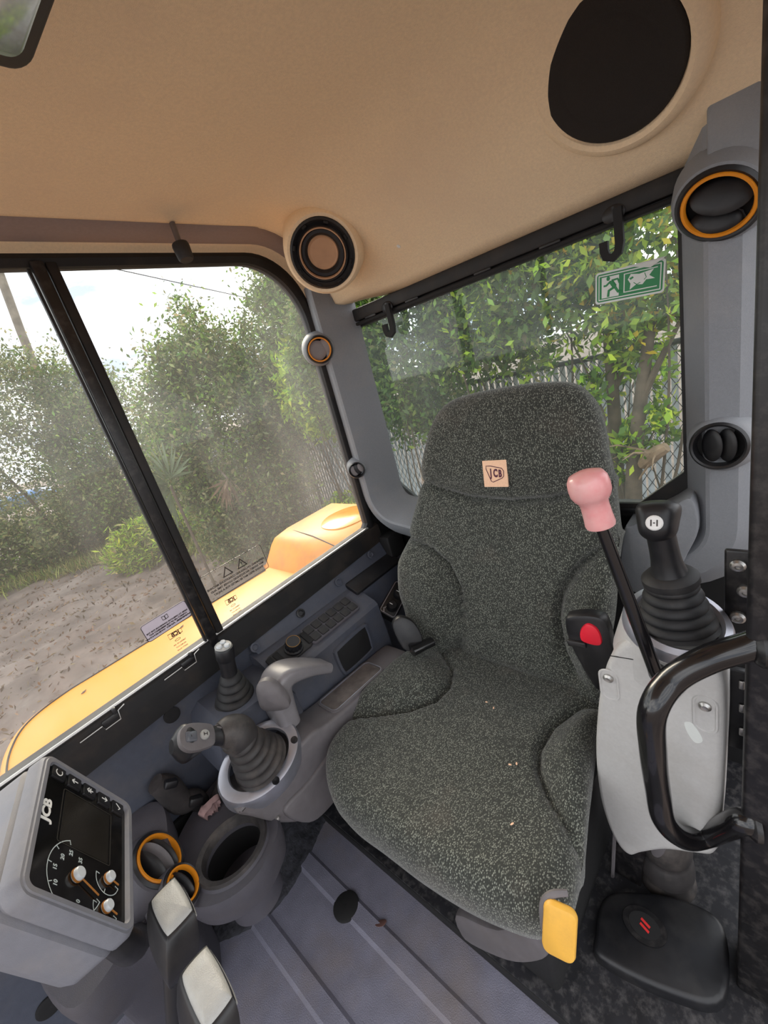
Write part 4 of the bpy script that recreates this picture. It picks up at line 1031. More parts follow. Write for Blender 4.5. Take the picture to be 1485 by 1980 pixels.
# ================================================================== TRAVEL LEVERS
def travel(label, quad, z, seed):
    ps = [at(u, v, z=z) for (u, v) in quad]; c = sum(ps) / 4
    ax_l = unit((ps[2] + ps[3]) / 2 - (ps[0] + ps[1]) / 2); ax_w = unit((ps[1] + ps[2]) / 2 - (ps[0] + ps[3]) / 2); ax_w = unit(ax_w - ax_l * (ax_l @ ax_w)); nz = np.cross(ax_w, ax_l)
    if nz[2] < 0: ax_w = -ax_w; nz = np.cross(ax_w, ax_l)
    Lh = np.linalg.norm((ps[2] + ps[3]) / 2 - (ps[0] + ps[1]) / 2); Wd = np.linalg.norm((ps[1] + ps[2]) / 2 - (ps[0] + ps[3]) / 2)
    Wd *= 1.28; Lh *= 1.12
    t = thing('travel_lever', (c[0] - .12, c[1], 0), label, 'lever', 'pair of travel levers')
    F_ = (c, ax_w, ax_l, nz)
    ol = catmull([(-Wd * .46, -Lh * .40), (-Wd * .36, -Lh * .5), (Wd * .30, -Lh * .5), (Wd * .46, -Lh * .40), (Wd * .5, 0), (Wd * .46, Lh * .42), (Wd * .34, Lh * .5), (-Wd * .34, Lh * .5), (-Wd * .46, Lh * .42), (-Wd * .5, 0)], 40)
    obj('pad', pillow(ol, F_, [(0, .005), (.55, .0045), (.78, .003), (.88, -.0005), (.93, -.006), (.95, -.012)]), M['silver_pad'], t, ang=50)
    rs_ = [[tf(F_, (p[0] * k, p[1] * k2 + dy_, 0)) + np.array([h * .38, 0, h * 1.0]) for p in ol] for (k, k2, dy_, h) in ((.93, .93, 0, -.001), (1.03, 1.03, 0, -.005), (1.12, 1.10, .0, -.016), (1.18, 1.14, .001, -.034), (1.14, 1.10, .002, -.048), (.9, .88, .002, -.066), (.55, .6, .002, -.080), (.34, .34, 0, -.090))]
    obj('grip_body', rings(rs_), M['black'], t, ang=50)
    obj('stem', tube([c + np.array([-.030, 0, -.080]), c + np.array([-.085, 0, -.22]), np.array([c[0] - .12, c[1], .003])], [.014, .011, .010], 12), M['black'], t)
    return t
travel('silver topped travel lever standing nearer the monitor', ((290, 1735), (337, 1702), (374, 1768), (322, 1802)), .50, 1)
travel('silver topped travel lever nearest the camera at the picture\'s bottom edge', ((350, 1876), (398, 1836), (454, 1938), (392, 1982)), .53, 2)
# little knob on the floor under the monitor
c = at(210, 1880, z=.05)
fk = thing('floor_button', (c[0], c[1], 0), 'small black floor button under the monitor', 'button')
obj('foot_pad', lathe([(.022, .0), (.024, .012), (.020, .022), (.012, .026), (.0005, .027)], frame((c[0], c[1], .03), (0, 0, 1)), 20), M['black'], fk)
obj('plunger', lathe([(.010, .0), (.010, .032), (.0005, .032)], frame((c[0], c[1], .001), (0, 0, 1)), 16), M['rubber'], fk)

# ================================================================== LEFT CONSOLE POD (tipped up)
PX = .530
lp_ = thing('control_pod', (.60, .11, .20), 'light grey tipped-up control pod between seat and door post', 'control pod')
def pf(u, v): return at(u, v, x=PX)[1:]
upo = catmull([pf(*p) for p in ((1170, 1300), (1178, 1274), (1196, 1246), (1226, 1230), (1290, 1238), (1352, 1260), (1390, 1288), (1402, 1320), (1404, 1400), (1400, 1500), (1394, 1600), (1384, 1640), (1345, 1640), (1290, 1634), (1245, 1640), (1222, 1645), (1198, 1625), (1176, 1580), (1160, 1520), (1154, 1440), (1160, 1350))], 110)
PFR = (np.array([PX, 0, 0]), np.array([0, -1., 0]), np.array([0, 0, 1.]), np.array([-1., 0, 0]))
upl = [np.array([-p[0], p[1]]) for p in upo]
obj('shell', slab(upl, PFR, -.055, .012, .009, .006), M['pod_light'], lp_, ang=50)
obj('rear_shell', box((.650, at(1300, 1400, x=.6)[1], at(1300, 1420, x=.6)[2]), (.11, .12, .26), .02), M['pod_light'], lp_)
# seams
def seam(pts, parent, m_=M['black_matt'], r=.0007, x=PX - .0122):
    return obj('seam', tube([at(u, v, x=x) for (u, v) in pts], r, 6, smooth=4), m_, parent)
seam(((1180, 1268), (1230, 1276), (1300, 1287), (1345, 1298)), lp_)
seam(((1271, 1282), (1269, 1304)), lp_)
# recessed screws
for (u, v, w, h) in ((1181, 1300, .024, .055), (1366, 1352, .024, .060)):
    c = pf(u, v); q = rrect(w, h, w * .48, 5, -c[0], c[1] - h * .25)
    rs = [[tf(PFR, (*p, hh)) for p in inset(ccw(q), o_)] for (o_, hh) in ((-.002, .0121), (-.001, .0135), (.001, .0135), (.002, .0122))]
    rim = obj('screw_recess', rings(rs, False, True), M['pod_light'], lp_)
    obj('screw', lathe([(.007, 0), (.007, .003), (.004, .0055), (.002, .005), (.0005, .005)], (tf(PFR, (-c[0], c[1], .0122)), PFR[1], PFR[2], PFR[3]), 16), M['steel'], rim)
scf = pf(1340, 1402)
obj('scuff_mark', slab(catmull([np.array([-scf[0], scf[1]]) + np.array(p) for p in ((-.008, .012), (.0, .016), (.006, .008), (.012, -.010), (.004, -.018), (-.004, -.006))], 24), PFR, .0118, .0123, 0), M['paper'], lp_, smooth=False)
# ring on top
rc2 = at(1308, 1200, x=.566)
rx2 = unit((-.20, -.20, .95)); r2f = frame(rc2, rx2, (1, 0, 0))
obj('metal_ring', lathe([(.064, -.014), (.064, -.004), (.060, .004), (.052, .007), (.048, .004)], r2f, 44, cap=False), M['alu'], lp_)
obj('ring_seat', lathe([(.070, -.075), (.067, -.040), (.0645, -.012), (.060, -.010)], r2f, 44, cap=False), M['pod_light'], lp_)
# left joystick
k1 = at(1296, 1120, x=.570); k2 = at(1270, 998, x=.568); kd = unit(k2 - k1)
j2_ = thing('joystick', rc2, 'black upright joystick with round horn button on the left pod', 'joystick')
boot('bellows', rc2 - np.array([0, 0, .004]), k1, .047, .029, 5, M['rubber'], j2_)
obj('grip', tube([k1 - kd * .006, k1 + kd * .006, k1 + kd * .03, k1 + kd * .07, k2 - kd * .012], [.030, .024, .0185, .0175, .0215], 22, smooth=6, up=(0, 1, 0), flat=.95), M['black'], j2_)
obj('collar', lathe([(.030, -.008), (.033, -.003), (.033, .005), (.028, .010), (.020, .012)], frame(k1, kd), 26), M['rubber'], j2_)
hdn = unit(np.array([-.90, -.05, .38]) - kd * .0)
hdf = (k2 + kd * -.002, unit(np.cross((0, 0, 1), hdn)), None, hdn); hdf = (hdf[0], hdf[1], np.cross(hdn, hdf[1]), hdn)
hd2 = obj('head', pillow(catmull([(-.024, .014), (-.013, .021), (.011, .022), (.024, .015), (.023, -.004), (.018, -.024), (0, -.032), (-.018, -.024), (-.023, -.004)], 45), hdf, [(0, .020), (.35, .020), (.6, .019), (.82, .014), (.95, .005), (1, -.004), (.98, -.016), (.85, -.024), (0, -.026)]), M['black'], j2_, ang=60)
hb2 = obj('horn_button', lathe([(.0095, .016), (.0095, .022), (.008, .0235), (.0005, .0235)], (tf(hdf, (.0, -.006, 0)), hdf[1], hdf[2], hdf[3]), 22), M['white'], hd2)
for dx_ in (-.0032, .0032):
    obj('horn_symbol', box(tf(hdf, (dx_, -.006, .0238)), (.0014, .008, .0005), .0002, (hdf[1], hdf[2], hdf[3])), M['ink'], hb2)
obj('horn_symbol', box(tf(hdf, (0, -.006, .0238)), (.0022, .0014, .0005), .0002, (hdf[1], hdf[2], hdf[3])), M['ink'], hb2)
# pink knobbed lever
q0 = at(1268, 1300, x=.490); q1 = at(1160, 1010, x=.480); q2 = at(1137, 935, x=.478)
ld = thing('console_release_lever', q0, 'black rod lever with a big faded pink knob', 'lever')
obj('rod', tube([q0 + np.array([.034, 0, -.012]), q0 + unit(q0 - q1) * .004, q0 * .97 + q1 * .03, q1], [.0095, .0095, .0085, .0072], 14), M['gloss_black'], ld)
obj('rod_grommet', lathe([(.016, -.004), (.015, .002), (.010, .003), (.009, .0)], frame(q0 + np.array([.024, 0, -.004]), (-1, 0, 0)), 20, cap=False), M['black_matt'], ld)
kax = unit(q2 - q1); kfr = frame(q1 - kax * .004, kax)
obj('pink_knob', lathe([(.0005, 0), (.0160, 0), (.0168, .003), (.0160, .012), (.0155, .026), (.0160, .032), (.0200, .037), (.0225, .043), (.0230, .051), (.0220, .060), (.0188, .066), (.011, .069), (.0005, .070)], kfr, 36), M['pink'], ld, ang=60)

# bracket, cover and sticker under the pod
br = thing('pod_bracket', (.55, .18, .03), 'dark metal bracket with bolt holding up the left pod', 'bracket')
bo_ = catmull([at(u, v, x=.555)[1:] for (u, v) in ((1190, 1610), (1185, 1700), (1184, 1735), (1200, 1760), (1226, 1758), (1238, 1735), (1240, 1690), (1246, 1620))], 32)
obj('plate', slab([np.array([-p[0], p[1]]) for p in bo_], (np.array([.555, 0, 0]), PFR[1], PFR[2], PFR[3]), -.008, .0, .002), M['black_paint'], br)
obj('edge_flange', tube([at(1188, 1612, x=.545), at(1184, 1700, x=.545), at(1182, 1735, x=.545)], .0035, 6), M['pod_mid'], br)
c = at(1209, 1740, x=.554); obj('bolt', lathe([(.013, 0), (.013, .005), (.008, .009), (.0005, .009)], frame(c, (-1, 0, 0)), 6), M['black'], br)
cl2 = thing('column_gaiter', (.60, .12, .04), 'folded dark rubber gaiter hanging beneath the left pod', 'gaiter')
boot('gaiter', at(1290, 1745, x=.60), at(1285, 1600, x=.60), .055, .040, 4, M['rubber_dusty'], cl2)
obj('flap', slab(catmull([np.array([-p[0], p[1]]) for p in [at(u, v, x=.545)[1:] for (u, v) in ((1262, 1612), (1290, 1620), (1285, 1650), (1272, 1660), (1258, 1648))]], 24), (np.array([.545, 0, 0]), PFR[1], PFR[2], PFR[3]), -.01, .0, .003), M['pod_mid'], cl2)
hm = thing('floor_cover', (.50, .14, .028), 'low black plastic floor cover with a round warning sticker', 'cover')
hc = [at(u, v, z=.055)[:2] for (u, v) in ((1170, 1730), (1240, 1722), (1330, 1740), (1400, 1790), (1400, 1930), (1300, 1920), (1160, 1850), (1150, 1800))]
hco = catmull(hc, 40)
obj('cover', slab(hco, (np.array([0, 0, 0.]), np.array([1., 0, 0]), np.array([0, 1., 0]), np.array([0, 0, 1.])), .024, .055, .008), M['black'], hm, ang=50)
sc1 = at(1246, 1790, z=.056)
stk = obj('round_sticker', lathe([(.034, .0), (.034, .0012), (.0005, .0014)], frame(sc1, (0, 0, 1)), 30, .8, 1.0), M['black_paint'], hm)
obj('sticker_face', lathe([(.024, .0012), (.024, .002), (.0005, .002)], frame(sc1, (0, 0, 1)), 30, .8, 1.0), M['black_matt'], stk)
for k in (-1, 1):
    obj('red_mark', slab([np.array(p) for p in ((-.003, -.008), (.001, -.008), (.003, .008), (-.001, .008))], (sc1 + np.array([.004 * k, -.001, 0]), unit((1, -.3, 0)), unit((.3, 1, 0)), np.array([0, 0, 1.])), .0018, .0026, 0), M['red_ink'], stk, smooth=False)

# grab rail on the door post
gr = thing('grab_rail', (.50, .03, .40), 'glossy black bent tube grab rail on the door post', 'grab rail')
gpts = [np.array([.505, .010, .700]), at(1440, 1252, x=.495), at(1368, 1275, y=.055), at(1300, 1315, y=.086), at(1262, 1375, y=.102), at(1262, 1450, y=.106), at(1272, 1530, y=.108), at(1285, 1588, y=.104), at(1325, 1620, y=.086), at(1375, 1612, y=.058), at(1432, 1588, x=.495), np.array([.505, .008, .405])]
obj('tube', tube(gpts, .0155, 18, smooth=7), M['gloss_black'], gr, ang=80)
for p in (gpts[1], gpts[-2]):
    obj('weld_collar', lathe([(.021, -.006), (.021, 0), (.017, .005), (.0155, .006)], frame(p + np.array([.004, -.012, 0]), unit((-.3, 1, 0))), 20), M['black_paint'], gr)

# ================================================================== STICKERS ON THE GLASS
ex_in = np.array([-1., 0, 0]); ez_ = np.array([0, 0, 1.])
def glass_sticker(label, quad, y, film, body, ink, kind):
    ps = [at(u, v, y=y) for (u, v) in quad]; c = sum(ps) / 4
    rx = unit((ps[1] + ps[2]) / 2 - (ps[0] + ps[3]) / 2); uz = np.cross(rx, (0, -1., 0)); uz = uz if uz[2] > 0 else -uz
    W_ = np.linalg.norm((ps[1] + ps[2]) / 2 - (ps[0] + ps[3]) / 2); H_ = abs(((ps[0] + ps[1]) / 2 - (ps[2] + ps[3]) / 2) @ uz)
    st = thing('window_sticker', c - uz * H_ / 2, label, 'sticker')
    fr_ = (c, rx, uz, np.array([0, -1., 0]))
    obj('film', slab(rrect(W_, H_, .006, 4), fr_, -.0004, .0004, 0), film, st, smooth=False)
    oo = ccw(rrect(W_, H_, .006, 4)); oi = inset(oo, .0012)
    rs_ = [[tf(fr_, (*p, h)) for p in o_] for (o_, h) in ((oo, .0004), (oo, .0008), (oi, .0008), (oi, .0004))]
    obj('border', rings(rs_ + [rs_[0]], False, False), ink, st, smooth=False)
    lines = body
    for k, ln in enumerate(lines):
        text('print_line', ln, H_ * .105, tf(fr_, (0, -H_ * (.06 + .13 * k), .0006)), -rx, uz, ink, st, bold=.0002, sx=W_ / (H_ * .105) / len(ln) * 1.55)
    if kind == 'triangles':
        for dx_ in (-.12, .12):
            tri = [np.array(p) * H_ * .34 + np.array([dx_ * W_, H_ * .20]) for p in ((-.6, -.4), (.6, -.4), (0, .62))]
            ti = [np.mean(tri, axis=0) + (p - np.mean(tri, axis=0)) * .72 for p in tri]
            rs_ = [[tf(fr_, (*p, h)) for p in o_] for (o_, h) in ((tri, .0004), (tri, .0008), (ti, .0008), (ti, .0004))]
            wt = obj('warning_triangle', rings(rs_ + [rs_[0]], False, False), ink, st, smooth=False)
            if dx_ > 0: text('exclamation', '!', H_ * .22, tf(fr_, (dx_ * W_, H_ * .19, .0006)), -rx, uz, ink, wt, bold=.0003)
    else:
        for sx_ in (-1, 1):
            bk_ = [np.array(p) * H_ * .16 + np.array([0, H_ * .24]) for p in ((0, -.8), (sx_ * 1.0, -.6), (sx_ * 1.0, .8), (0, .6))]
            bi = [np.mean(bk_, axis=0) + (p - np.mean(bk_, axis=0)) * .74 for p in bk_]
            rs_ = [[tf(fr_, (*p, h)) for p in o_] for (o_, h) in ((bk_, .0004), (bk_, .0008), (bi, .0008), (bi, .0004))]
            obj('book_symbol', rings(rs_ + [rs_[0]], False, False), ink, st, smooth=False)
    return st
glass_sticker('clear warning sticker with two triangles on the rear pane of the side window', ((387, 1117), (505, 1050), (518, 1098), (405, 1168)), WY - .001, M['film'], ['DEPENDING ON GROUND CONDITIONS MACHINE', 'MAY EXHIBIT AN EXTENDED LOWER TIME AND', 'ENGINE SPEED MAY BE LIMITED FOR A SHORT'], M['ink'], 'triangles')
glass_sticker('lilac grey instruction sticker with book symbol on the front pane of the side window', ((270, 1212), (357, 1160), (371, 1188), (287, 1245)), WY - .010, M['lilac'], ['REFER TO OPERATOR HANDBOOK FOR THE', 'CORRECT USE OF THIS EMERGENCY EXIT', 'HAMMER AND WINDOW'], M['ink'], 'book')
def etched(label, u, v, y, s):
    c = at(u, v, y=y); rx = unit((1, 0, .02)); uz = unit((-.02, 0, 1))
    e = thing('glass_marking', c - uz * .03, label, 'marking')
    fr_ = (c, rx, uz, np.array([0, -1., 0]))
    bx_ = ccw([np.array(p) * s for p in ((-1.3, -.55), (1.25, -.45), (1.25, .45), (-1.3, .60))]); bi = inset(bx_, s * .12)
    rs_ = [[tf(fr_, (*p, h)) for p in o_] for (o_, h) in ((bx_, .0003), (bx_, .0006), (bi, .0006), (bi, .0003))]
    obj('logo_outline', rings(rs_ + [rs_[0]], False, False), M['ink'], e, smooth=False)
    text('maker_name', 'JCB', s * 1.05, tf(fr_, (0, 0, .0005)), -rx, uz, M['ink'], e, bold=.0005, sx=.95)
    oo = ellipse(s * .55, s * .22, 20); oi = ellipse(s * .45, s * .14, 20)
    f2 = (tf(fr_, (-.1 * s, -1.25 * s, 0)), rx, uz, fr_[3])
    rs_ = [[tf(f2, (*p, h)) for p in o_] for (o_, h) in ((oo, .0003), (oo, .0006), (oi, .0006), (oi, .0003))]
    obj('oval_mark', rings(rs_ + [rs_[0]], False, False), M['ink'], e, smooth=False)
    for k, ln in enumerate(('TEMPERLITE  43R', 'AS2 M20 DOT', 'SAFETY GLASS')):
        text('print_line', ln, s * .36, tf(fr_, (0, -(2.0 + .62 * k) * s, .0005)), -rx, uz, M['ink'], e, bold=.00005, sx=.9)
    return e
etched('mirrored maker\'s mark etched low on the rear side pane', 447, 1160, WY - .001, .0115)
etched('mirrored maker\'s mark etched low on the front side pane', 339, 1225, WY - .010, .0115)

# emergency exit sticker on the rear glass, its upper corner peeling
xs_ = WX - .0012
eq = [at(u, v, x=xs_) for (u, v) in ((1147, 531), (1286, 512), (1286, 551), (1156, 589))]
ec = sum(eq) / 4; erx = unit((eq[1] + eq[2]) / 2 - (eq[0] + eq[3]) / 2); eup = np.cross((-1., 0, 0), erx); eup = eup if eup[2] > 0 else -eup
EW = np.linalg.norm((eq[1] + eq[2]) / 2 - (eq[0] + eq[3]) / 2); EH = .052
efr = (ec, erx, eup, np.array([-1., 0, 0]))
ex_s = thing('exit_sticker', ec - eup * EH / 2, 'green and white emergency exit sticker with running figure on the rear window', 'sticker')
def es_(name, pts, m_, h, par=None): return obj(name, slab([np.array([p[0] * EW / 2, p[1] * EH / 2]) for p in pts], efr, h - .0003, h, 0), m_, par or ex_s, smooth=False)
es_('backing', [(p[0] / (EW / 2), p[1] / (EH / 2)) for p in rrect(EW, EH, .005, 4)], M['paper'], .0005)
gp_ = es_('green_panel', [(p[0] / (EW / 2), p[1] / (EH / 2)) for p in rrect(EW * .95, EH * .88, .004, 4)], M['green'], .0008)
ob = [(p[0], p[1]) for p in ((-.88, .76), (.88, .76), (.90, -.76), (-.88, -.76))]
es_('white_line', [(-.90, .79), (.90, .79), (.90, -.79), (-.90, -.79)], M['paper'], .0010)
es_('green_field', [(-.87, .72), (.87, .72), (.87, -.72), (-.87, -.72)], M['green'], .0012)
es_('door_shape', [(-.80, .64), (-.28, .64), (-.28, -.66), (-.80, -.66)], M['paper'], .0014)
def limb(pts, w, nm):
    rs_ = []
    P_ = [tf(efr, (p[0] * EW / 2, p[1] * EH / 2, .0016)) for p in pts]
    return obj(nm, tube(P_, w, 6, flat=.25, up=(-1, 0, 0)), M['green'], ex_s, smooth=False)
es_('running_head', [(-.60 + .055 * math.cos(t), .52 + .14 * math.sin(t)) for t in np.arange(0, 6.2, .5)], M['green'], .0018)
limb([(-.52, .34), (-.40, -.06)], .0036, 'running_body'); limb([(-.52, .34), (-.66, .10), (-.74, .10)], .0016, 'running_arm'); limb([(-.50, .36), (-.32, .40), (-.26, .12)], .0016, 'running_arm')
limb([(-.40, -.06), (-.58, -.24), (-.60, -.62)], .0021, 'running_leg'); limb([(-.40, -.06), (-.30, -.40), (-.18, -.42)], .0021, 'running_leg')
es_('white_line', [(-.14, .60), (.80, .60), (.80, .55), (-.11, .55), (-.11, -.50), (.80, -.50), (.80, -.56), (-.14, -.56)], M['paper'], .0014)
es_('broken_glass', [(-.02, .20), (.06, .50), (.30, .40), (.70, .52), (.58, .20), (.74, -.05), (.50, -.02), (.40, -.26), (.22, -.20), (.04, -.44), (.06, -.08)], M['paper'], .0016)
es_('hammer', [(.02, .26), (.12, .34), (.15, .24), (.06, .14)], M['green'], .0019)
limb([(.15, -.05), (.24, -.20), (.34, -.12)], .0006, 'crack'); limb([(.45, .40), (.50, .12), (.44, .0)], .0006, 'crack')
pe = [tf(efr, (p[0] * EW / 2, p[1] * EH / 2, p[2])) for p in ((-.1, 1.02, .001), (.30, .80, .004), (.62, .62, .007), (.97, 1.0, .004), (.98, 1.08, .002))]
obj('peeled_corner', ([*pe, *[p + np.array([-.0006, 0, 0]) for p in pe]], [(0, 1, 2, 3, 4), (9, 8, 7, 6, 5), (0, 5, 6, 1), (1, 6, 7, 2), (2, 7, 8, 3), (3, 8, 9, 4), (4, 9, 5, 0)]), M['paper'], ex_s, smooth=False)

# ================================================================== MACHINE BODY OUTSIDE
bodyo = thing('engine_cover', (.5, 1.2, -.2), 'yellow engine cover of the machine outside the side window', 'engine cover')
dk = [(-.10, .975), (-.175, 1.02), (-.178, 1.15), (-.160, 1.26), (-.115, 1.345), (-.03, 1.385), (.10, 1.392), (.66, 1.40), (1.04, 1.41), (1.04, .975)]
XY = (np.array([0, 0, 0.]), np.array([1., 0, 0]), np.array([0, 1., 0]), np.array([0, 0, 1.]))
dko = [np.array(p) for p in dk]
obj('deck', slab(catmull(dk[:7], 42, closed=False) + [np.array(p) for p in dk[7:]], XY, -.30, .500, .022), M['yellow'], bodyo, ang=50)
sm_ = catmull([(-.155, 1.02, .5005), (-.158, 1.14, .5005), (-.140, 1.245, .5005), (-.100, 1.322, .5005), (-.02, 1.358, .5005), (.10, 1.364, .5005), (.64, 1.372, .5005)], 42, closed=False)
obj('panel_seam', tube(sm_, .0022, 6), M['black_matt'], bodyo)
hd_p = [(.66, .500), (.715, .565), (.74, .585), (.80, .595), (1.04, .598), (1.04, .48), (.66, .48)]
obj('hood', slab([np.array(p) for p in hd_p], (np.array([0, 1.02, 0]), np.array([1., 0, 0]), np.array([0, 0, 1.]), np.array([0, -1., 0])), -.40, .0, .012, .02), M['yellow_dirt'], bodyo, ang=50)
obj('hood_dish', slab(catmull([(.83, 1.12), (.92, 1.08), (1.02, 1.10), (1.02, 1.24), (.92, 1.28), (.83, 1.22)], 36), XY, .58, .5995, .002), mat('deep_yellow_pool', srgb(222, 150, 14), .2, var=.1), bodyo)
obj('hood_seam', tube([(.735, 1.03, .584), (.77, 1.2, .592), (.80, 1.40, .592)], .002, 6), M['black_matt'], bodyo)
for c in ((.02, 1.30, .501), (.30, 1.33, .501)):
    obj('dead_leaf', slab([np.array(p) for p in ((-.008, 0), (0, .003), (.008, 0), (0, -.003))], (np.array(c), unit((1, .6, 0)), unit((-.6, 1, 0)), np.array([0, 0, 1.])), 0, .0015, 0), M['bark'], None, smooth=False, label='dry brown leaf fleck on the yellow cover ' + ('near its rounded corner' if c[0] < .1 else 'below the lilac sticker'), cat='leaf')

# ================================================================== GROUND
GZ = -1.0
def gz(x, y): return GZ + (.022 * math.sin(13 * (.86 * y - .40 * x) + 2.2 * math.sin(x * 1.7)) + .018 * math.sin(23 * (.7 * y + .5 * x) + 3 * math.sin(y * 2.1)) * math.sin(x * 3.3)) * (1 if -3 < x < 5 and 2 < y < 12 else 0) + .05 * math.sin(x * 1.3 + y * .7) * math.sin(y * .9) + .03 * math.sin(x * 3.1 + 1) * math.sin(y * 2.7)
gx = np.concatenate([np.linspace(-40, -6, 12), np.linspace(-5, -2, 8), np.linspace(-1.93, 4.5, 92), np.linspace(5, 12, 14), np.linspace(14, 60, 12)])
gy = np.concatenate([np.linspace(-40, -4, 10), np.linspace(-3, 2.8, 12), np.linspace(2.9, 11.5, 122), np.linspace(12, 15, 6), np.linspace(17, 70, 12)])
Vg = [np.array([x, y, gz(x, y)]) for x in gx for y in gy]; ny = len(gy)
Fg = [(i * ny + j, (i + 1) * ny + j, (i + 1) * ny + j + 1, i * ny + j + 1) for i in range(len(gx) - 1) for j in range(ny - 1)]
obj('ground', (Vg, Fg), M['ground'], ang=180, label='churned muddy ground around the machine', kind='structure')

# ================================================================== PLANTS
def leaves_mesh(name, pos, size, cols, parent, up_bias=.3, aspect=.45, curl=.15):
    n = len(pos); org = LOC[parent.name]
    d = rng.normal(size=(n, 3)); d[:, 2] += up_bias * .3; d /= np.linalg.norm(d, axis=1)[:, None]
    a = rng.normal(size=(n, 3)); s = np.cross(d, a); s /= np.linalg.norm(s, axis=1)[:, None]; nn_ = np.cross(d, s)
    L_ = size * (.6 + .8 * rng.random(n)); w = L_ * aspect
    p0 = pos; p2 = pos + d * L_[:, None] - nn_ * (L_ * curl)[:, None]
    m = pos + d * (L_ * .5)[:, None]
    p1 = m + s * (w * .5)[:, None]; p3 = m - s * (w * .5)[:, None]
    V_ = np.stack([p0, p1, p2, p3], 1).reshape(-1, 3) - org
    me = bpy.data.meshes.new(name)
    me.vertices.add(n * 4); me.vertices.foreach_set('co', V_.astype(np.float32).ravel())
    me.loops.add(n * 4); me.loops.foreach_set('vertex_index', np.arange(n * 4, dtype=np.int32))
    me.polygons.add(n); me.polygons.foreach_set('loop_start', np.arange(n, dtype=np.int32) * 4)
    try: me.polygons.foreach_set('loop_total', np.full(n, 4, dtype=np.int32))
    except Exception: pass
    me.update(calc_edges=True)
    ca = me.color_attributes.new('leaf_colour', 'FLOAT_COLOR', 'CORNER')
    c4 = np.ones((n, 4, 4), np.float32); c4[:, :, :3] = cols[:, None, :]
    ca.data.foreach_set('color', c4.ravel())
    me.materials.append(M['leaf'])
    o = bpy.data.objects.new(name, me); COL.objects.link(o); o.parent = parent; o['kind'] = 'stuff'
    return o
def palette(n, cols, jitter=.18):
    base = np.array([c[:3] for c in cols]); i = rng.integers(0, len(base), n)
    c = base[i] * (1 + jitter * rng.normal(size=(n, 1))) * (1 + .06 * rng.normal(size=(n, 3)))
    return np.clip(c * 1.22, .004, .9)
G_mid = [srgb(112, 140, 58), srgb(92, 120, 52), srgb(132, 156, 74), srgb(78, 104, 48)]
G_light = [srgb(170, 196, 62), srgb(190, 206, 74), srgb(146, 180, 62)]
G_dark = [srgb(84, 104, 58), srgb(100, 118, 70), srgb(68, 86, 48), srgb(116, 118, 76)]
G_olive = [srgb(128, 132, 86), srgb(110, 118, 76), srgb(148, 144, 104), srgb(94, 102, 68)]
G_grass = [srgb(120, 136, 66), srgb(148, 150, 84), srgb(98, 112, 58), srgb(160, 146, 100)]
def shrub(name, label, cat, c, rad, n, leaf, cols, ncl, shell=.55, group=None, trunk=.05, aspect=.45, spread=.22, sprigs=0):
    c = np.array(c, float); rad = np.array(rad, float)
    root = thing(name, (c[0], c[1], GZ), label, cat, group)
    u = rng.normal(size=(ncl, 3)); u /= np.linalg.norm(u, axis=1)[:, None]
    r = (shell + (1 - shell) * rng.random(ncl)) ** .6
    cen = c + u * rad * r[:, None]
    if sprigs:
        k = rng.integers(0, ncl, sprigs); cen[k] += u[k] * rad * .16 + np.array([0, 0, .10])
    cen[:, 2] = np.maximum(cen[:, 2], GZ + .05)
    i = rng.integers(0, ncl, n)
    pos = cen[i] + rng.normal(size=(n, 3)) * (spread * rad.mean() * (.25 + .5 * rng.random(n)))[:, None]
    pos[:, 2] = np.maximum(pos[:, 2], GZ + .01)
    cc = palette(n, cols); cb = .75 + .5 * rng.random(ncl); cc *= cb[i][:, None]
    leaves_mesh('foliage', pos, leaf, np.clip(cc, .003, .9), root, aspect=aspect)
    for k in range(3):
        b = np.array([c[0] + rng.normal() * .12 * rad[0], c[1] + rng.normal() * .12 * rad[1], GZ - .03]); e = cen[rng.integers(0, ncl)]
        m_ = (b + e) / 2 + rng.normal(size=3) * .12
        obj('stem', tube([b, m_, e], [trunk, trunk * .7, trunk * .25], 6, smooth=4), M['bark'], root)
    return root

# big rounded bush seen through the rear pane of the side window, built of overlapping bushes
grp = 'bushes beyond the side window'
shrub('leafy_bush', 'large rounded green bush in the middle of the side window', 'bush', (2.98, 5.8, .62), (.98, .95, 1.55), 62000, .064, G_mid + G_olive + G_dark, 420, group=grp, spread=.20, sprigs=60)
shrub('leafy_bush', 'tall green bush rising to the window\'s upper corner', 'bush', (4.95, 5.7, 1.55), (1.0, .95, 1.75), 48000, .070, G_mid + G_dark, 360, group=grp, spread=.20, sprigs=90)
shrub('leafy_bush', 'bright yellow green bush beside the grey rear pillar', 'bush', (3.45, 4.25, 1.05), (.42, .40, .62), 5200, .080, G_light + [srgb(128, 152, 56)], 110, group=grp, spread=.2, trunk=.012)
shrub('leafy_bush', 'low olive undergrowth below the large rounded bush', 'bush', (2.75, 5.7, -.60), (.75, .6, .55), 13000, .055, G_olive + G_dark, 260, group=grp)
shrub('leafy_bush', 'pale leafy weeds behind the yellow hood', 'bush', (3.5, 4.35, -.72), (.60, .35, .30), 3600, .075, G_light + G_mid, 80, group=grp)
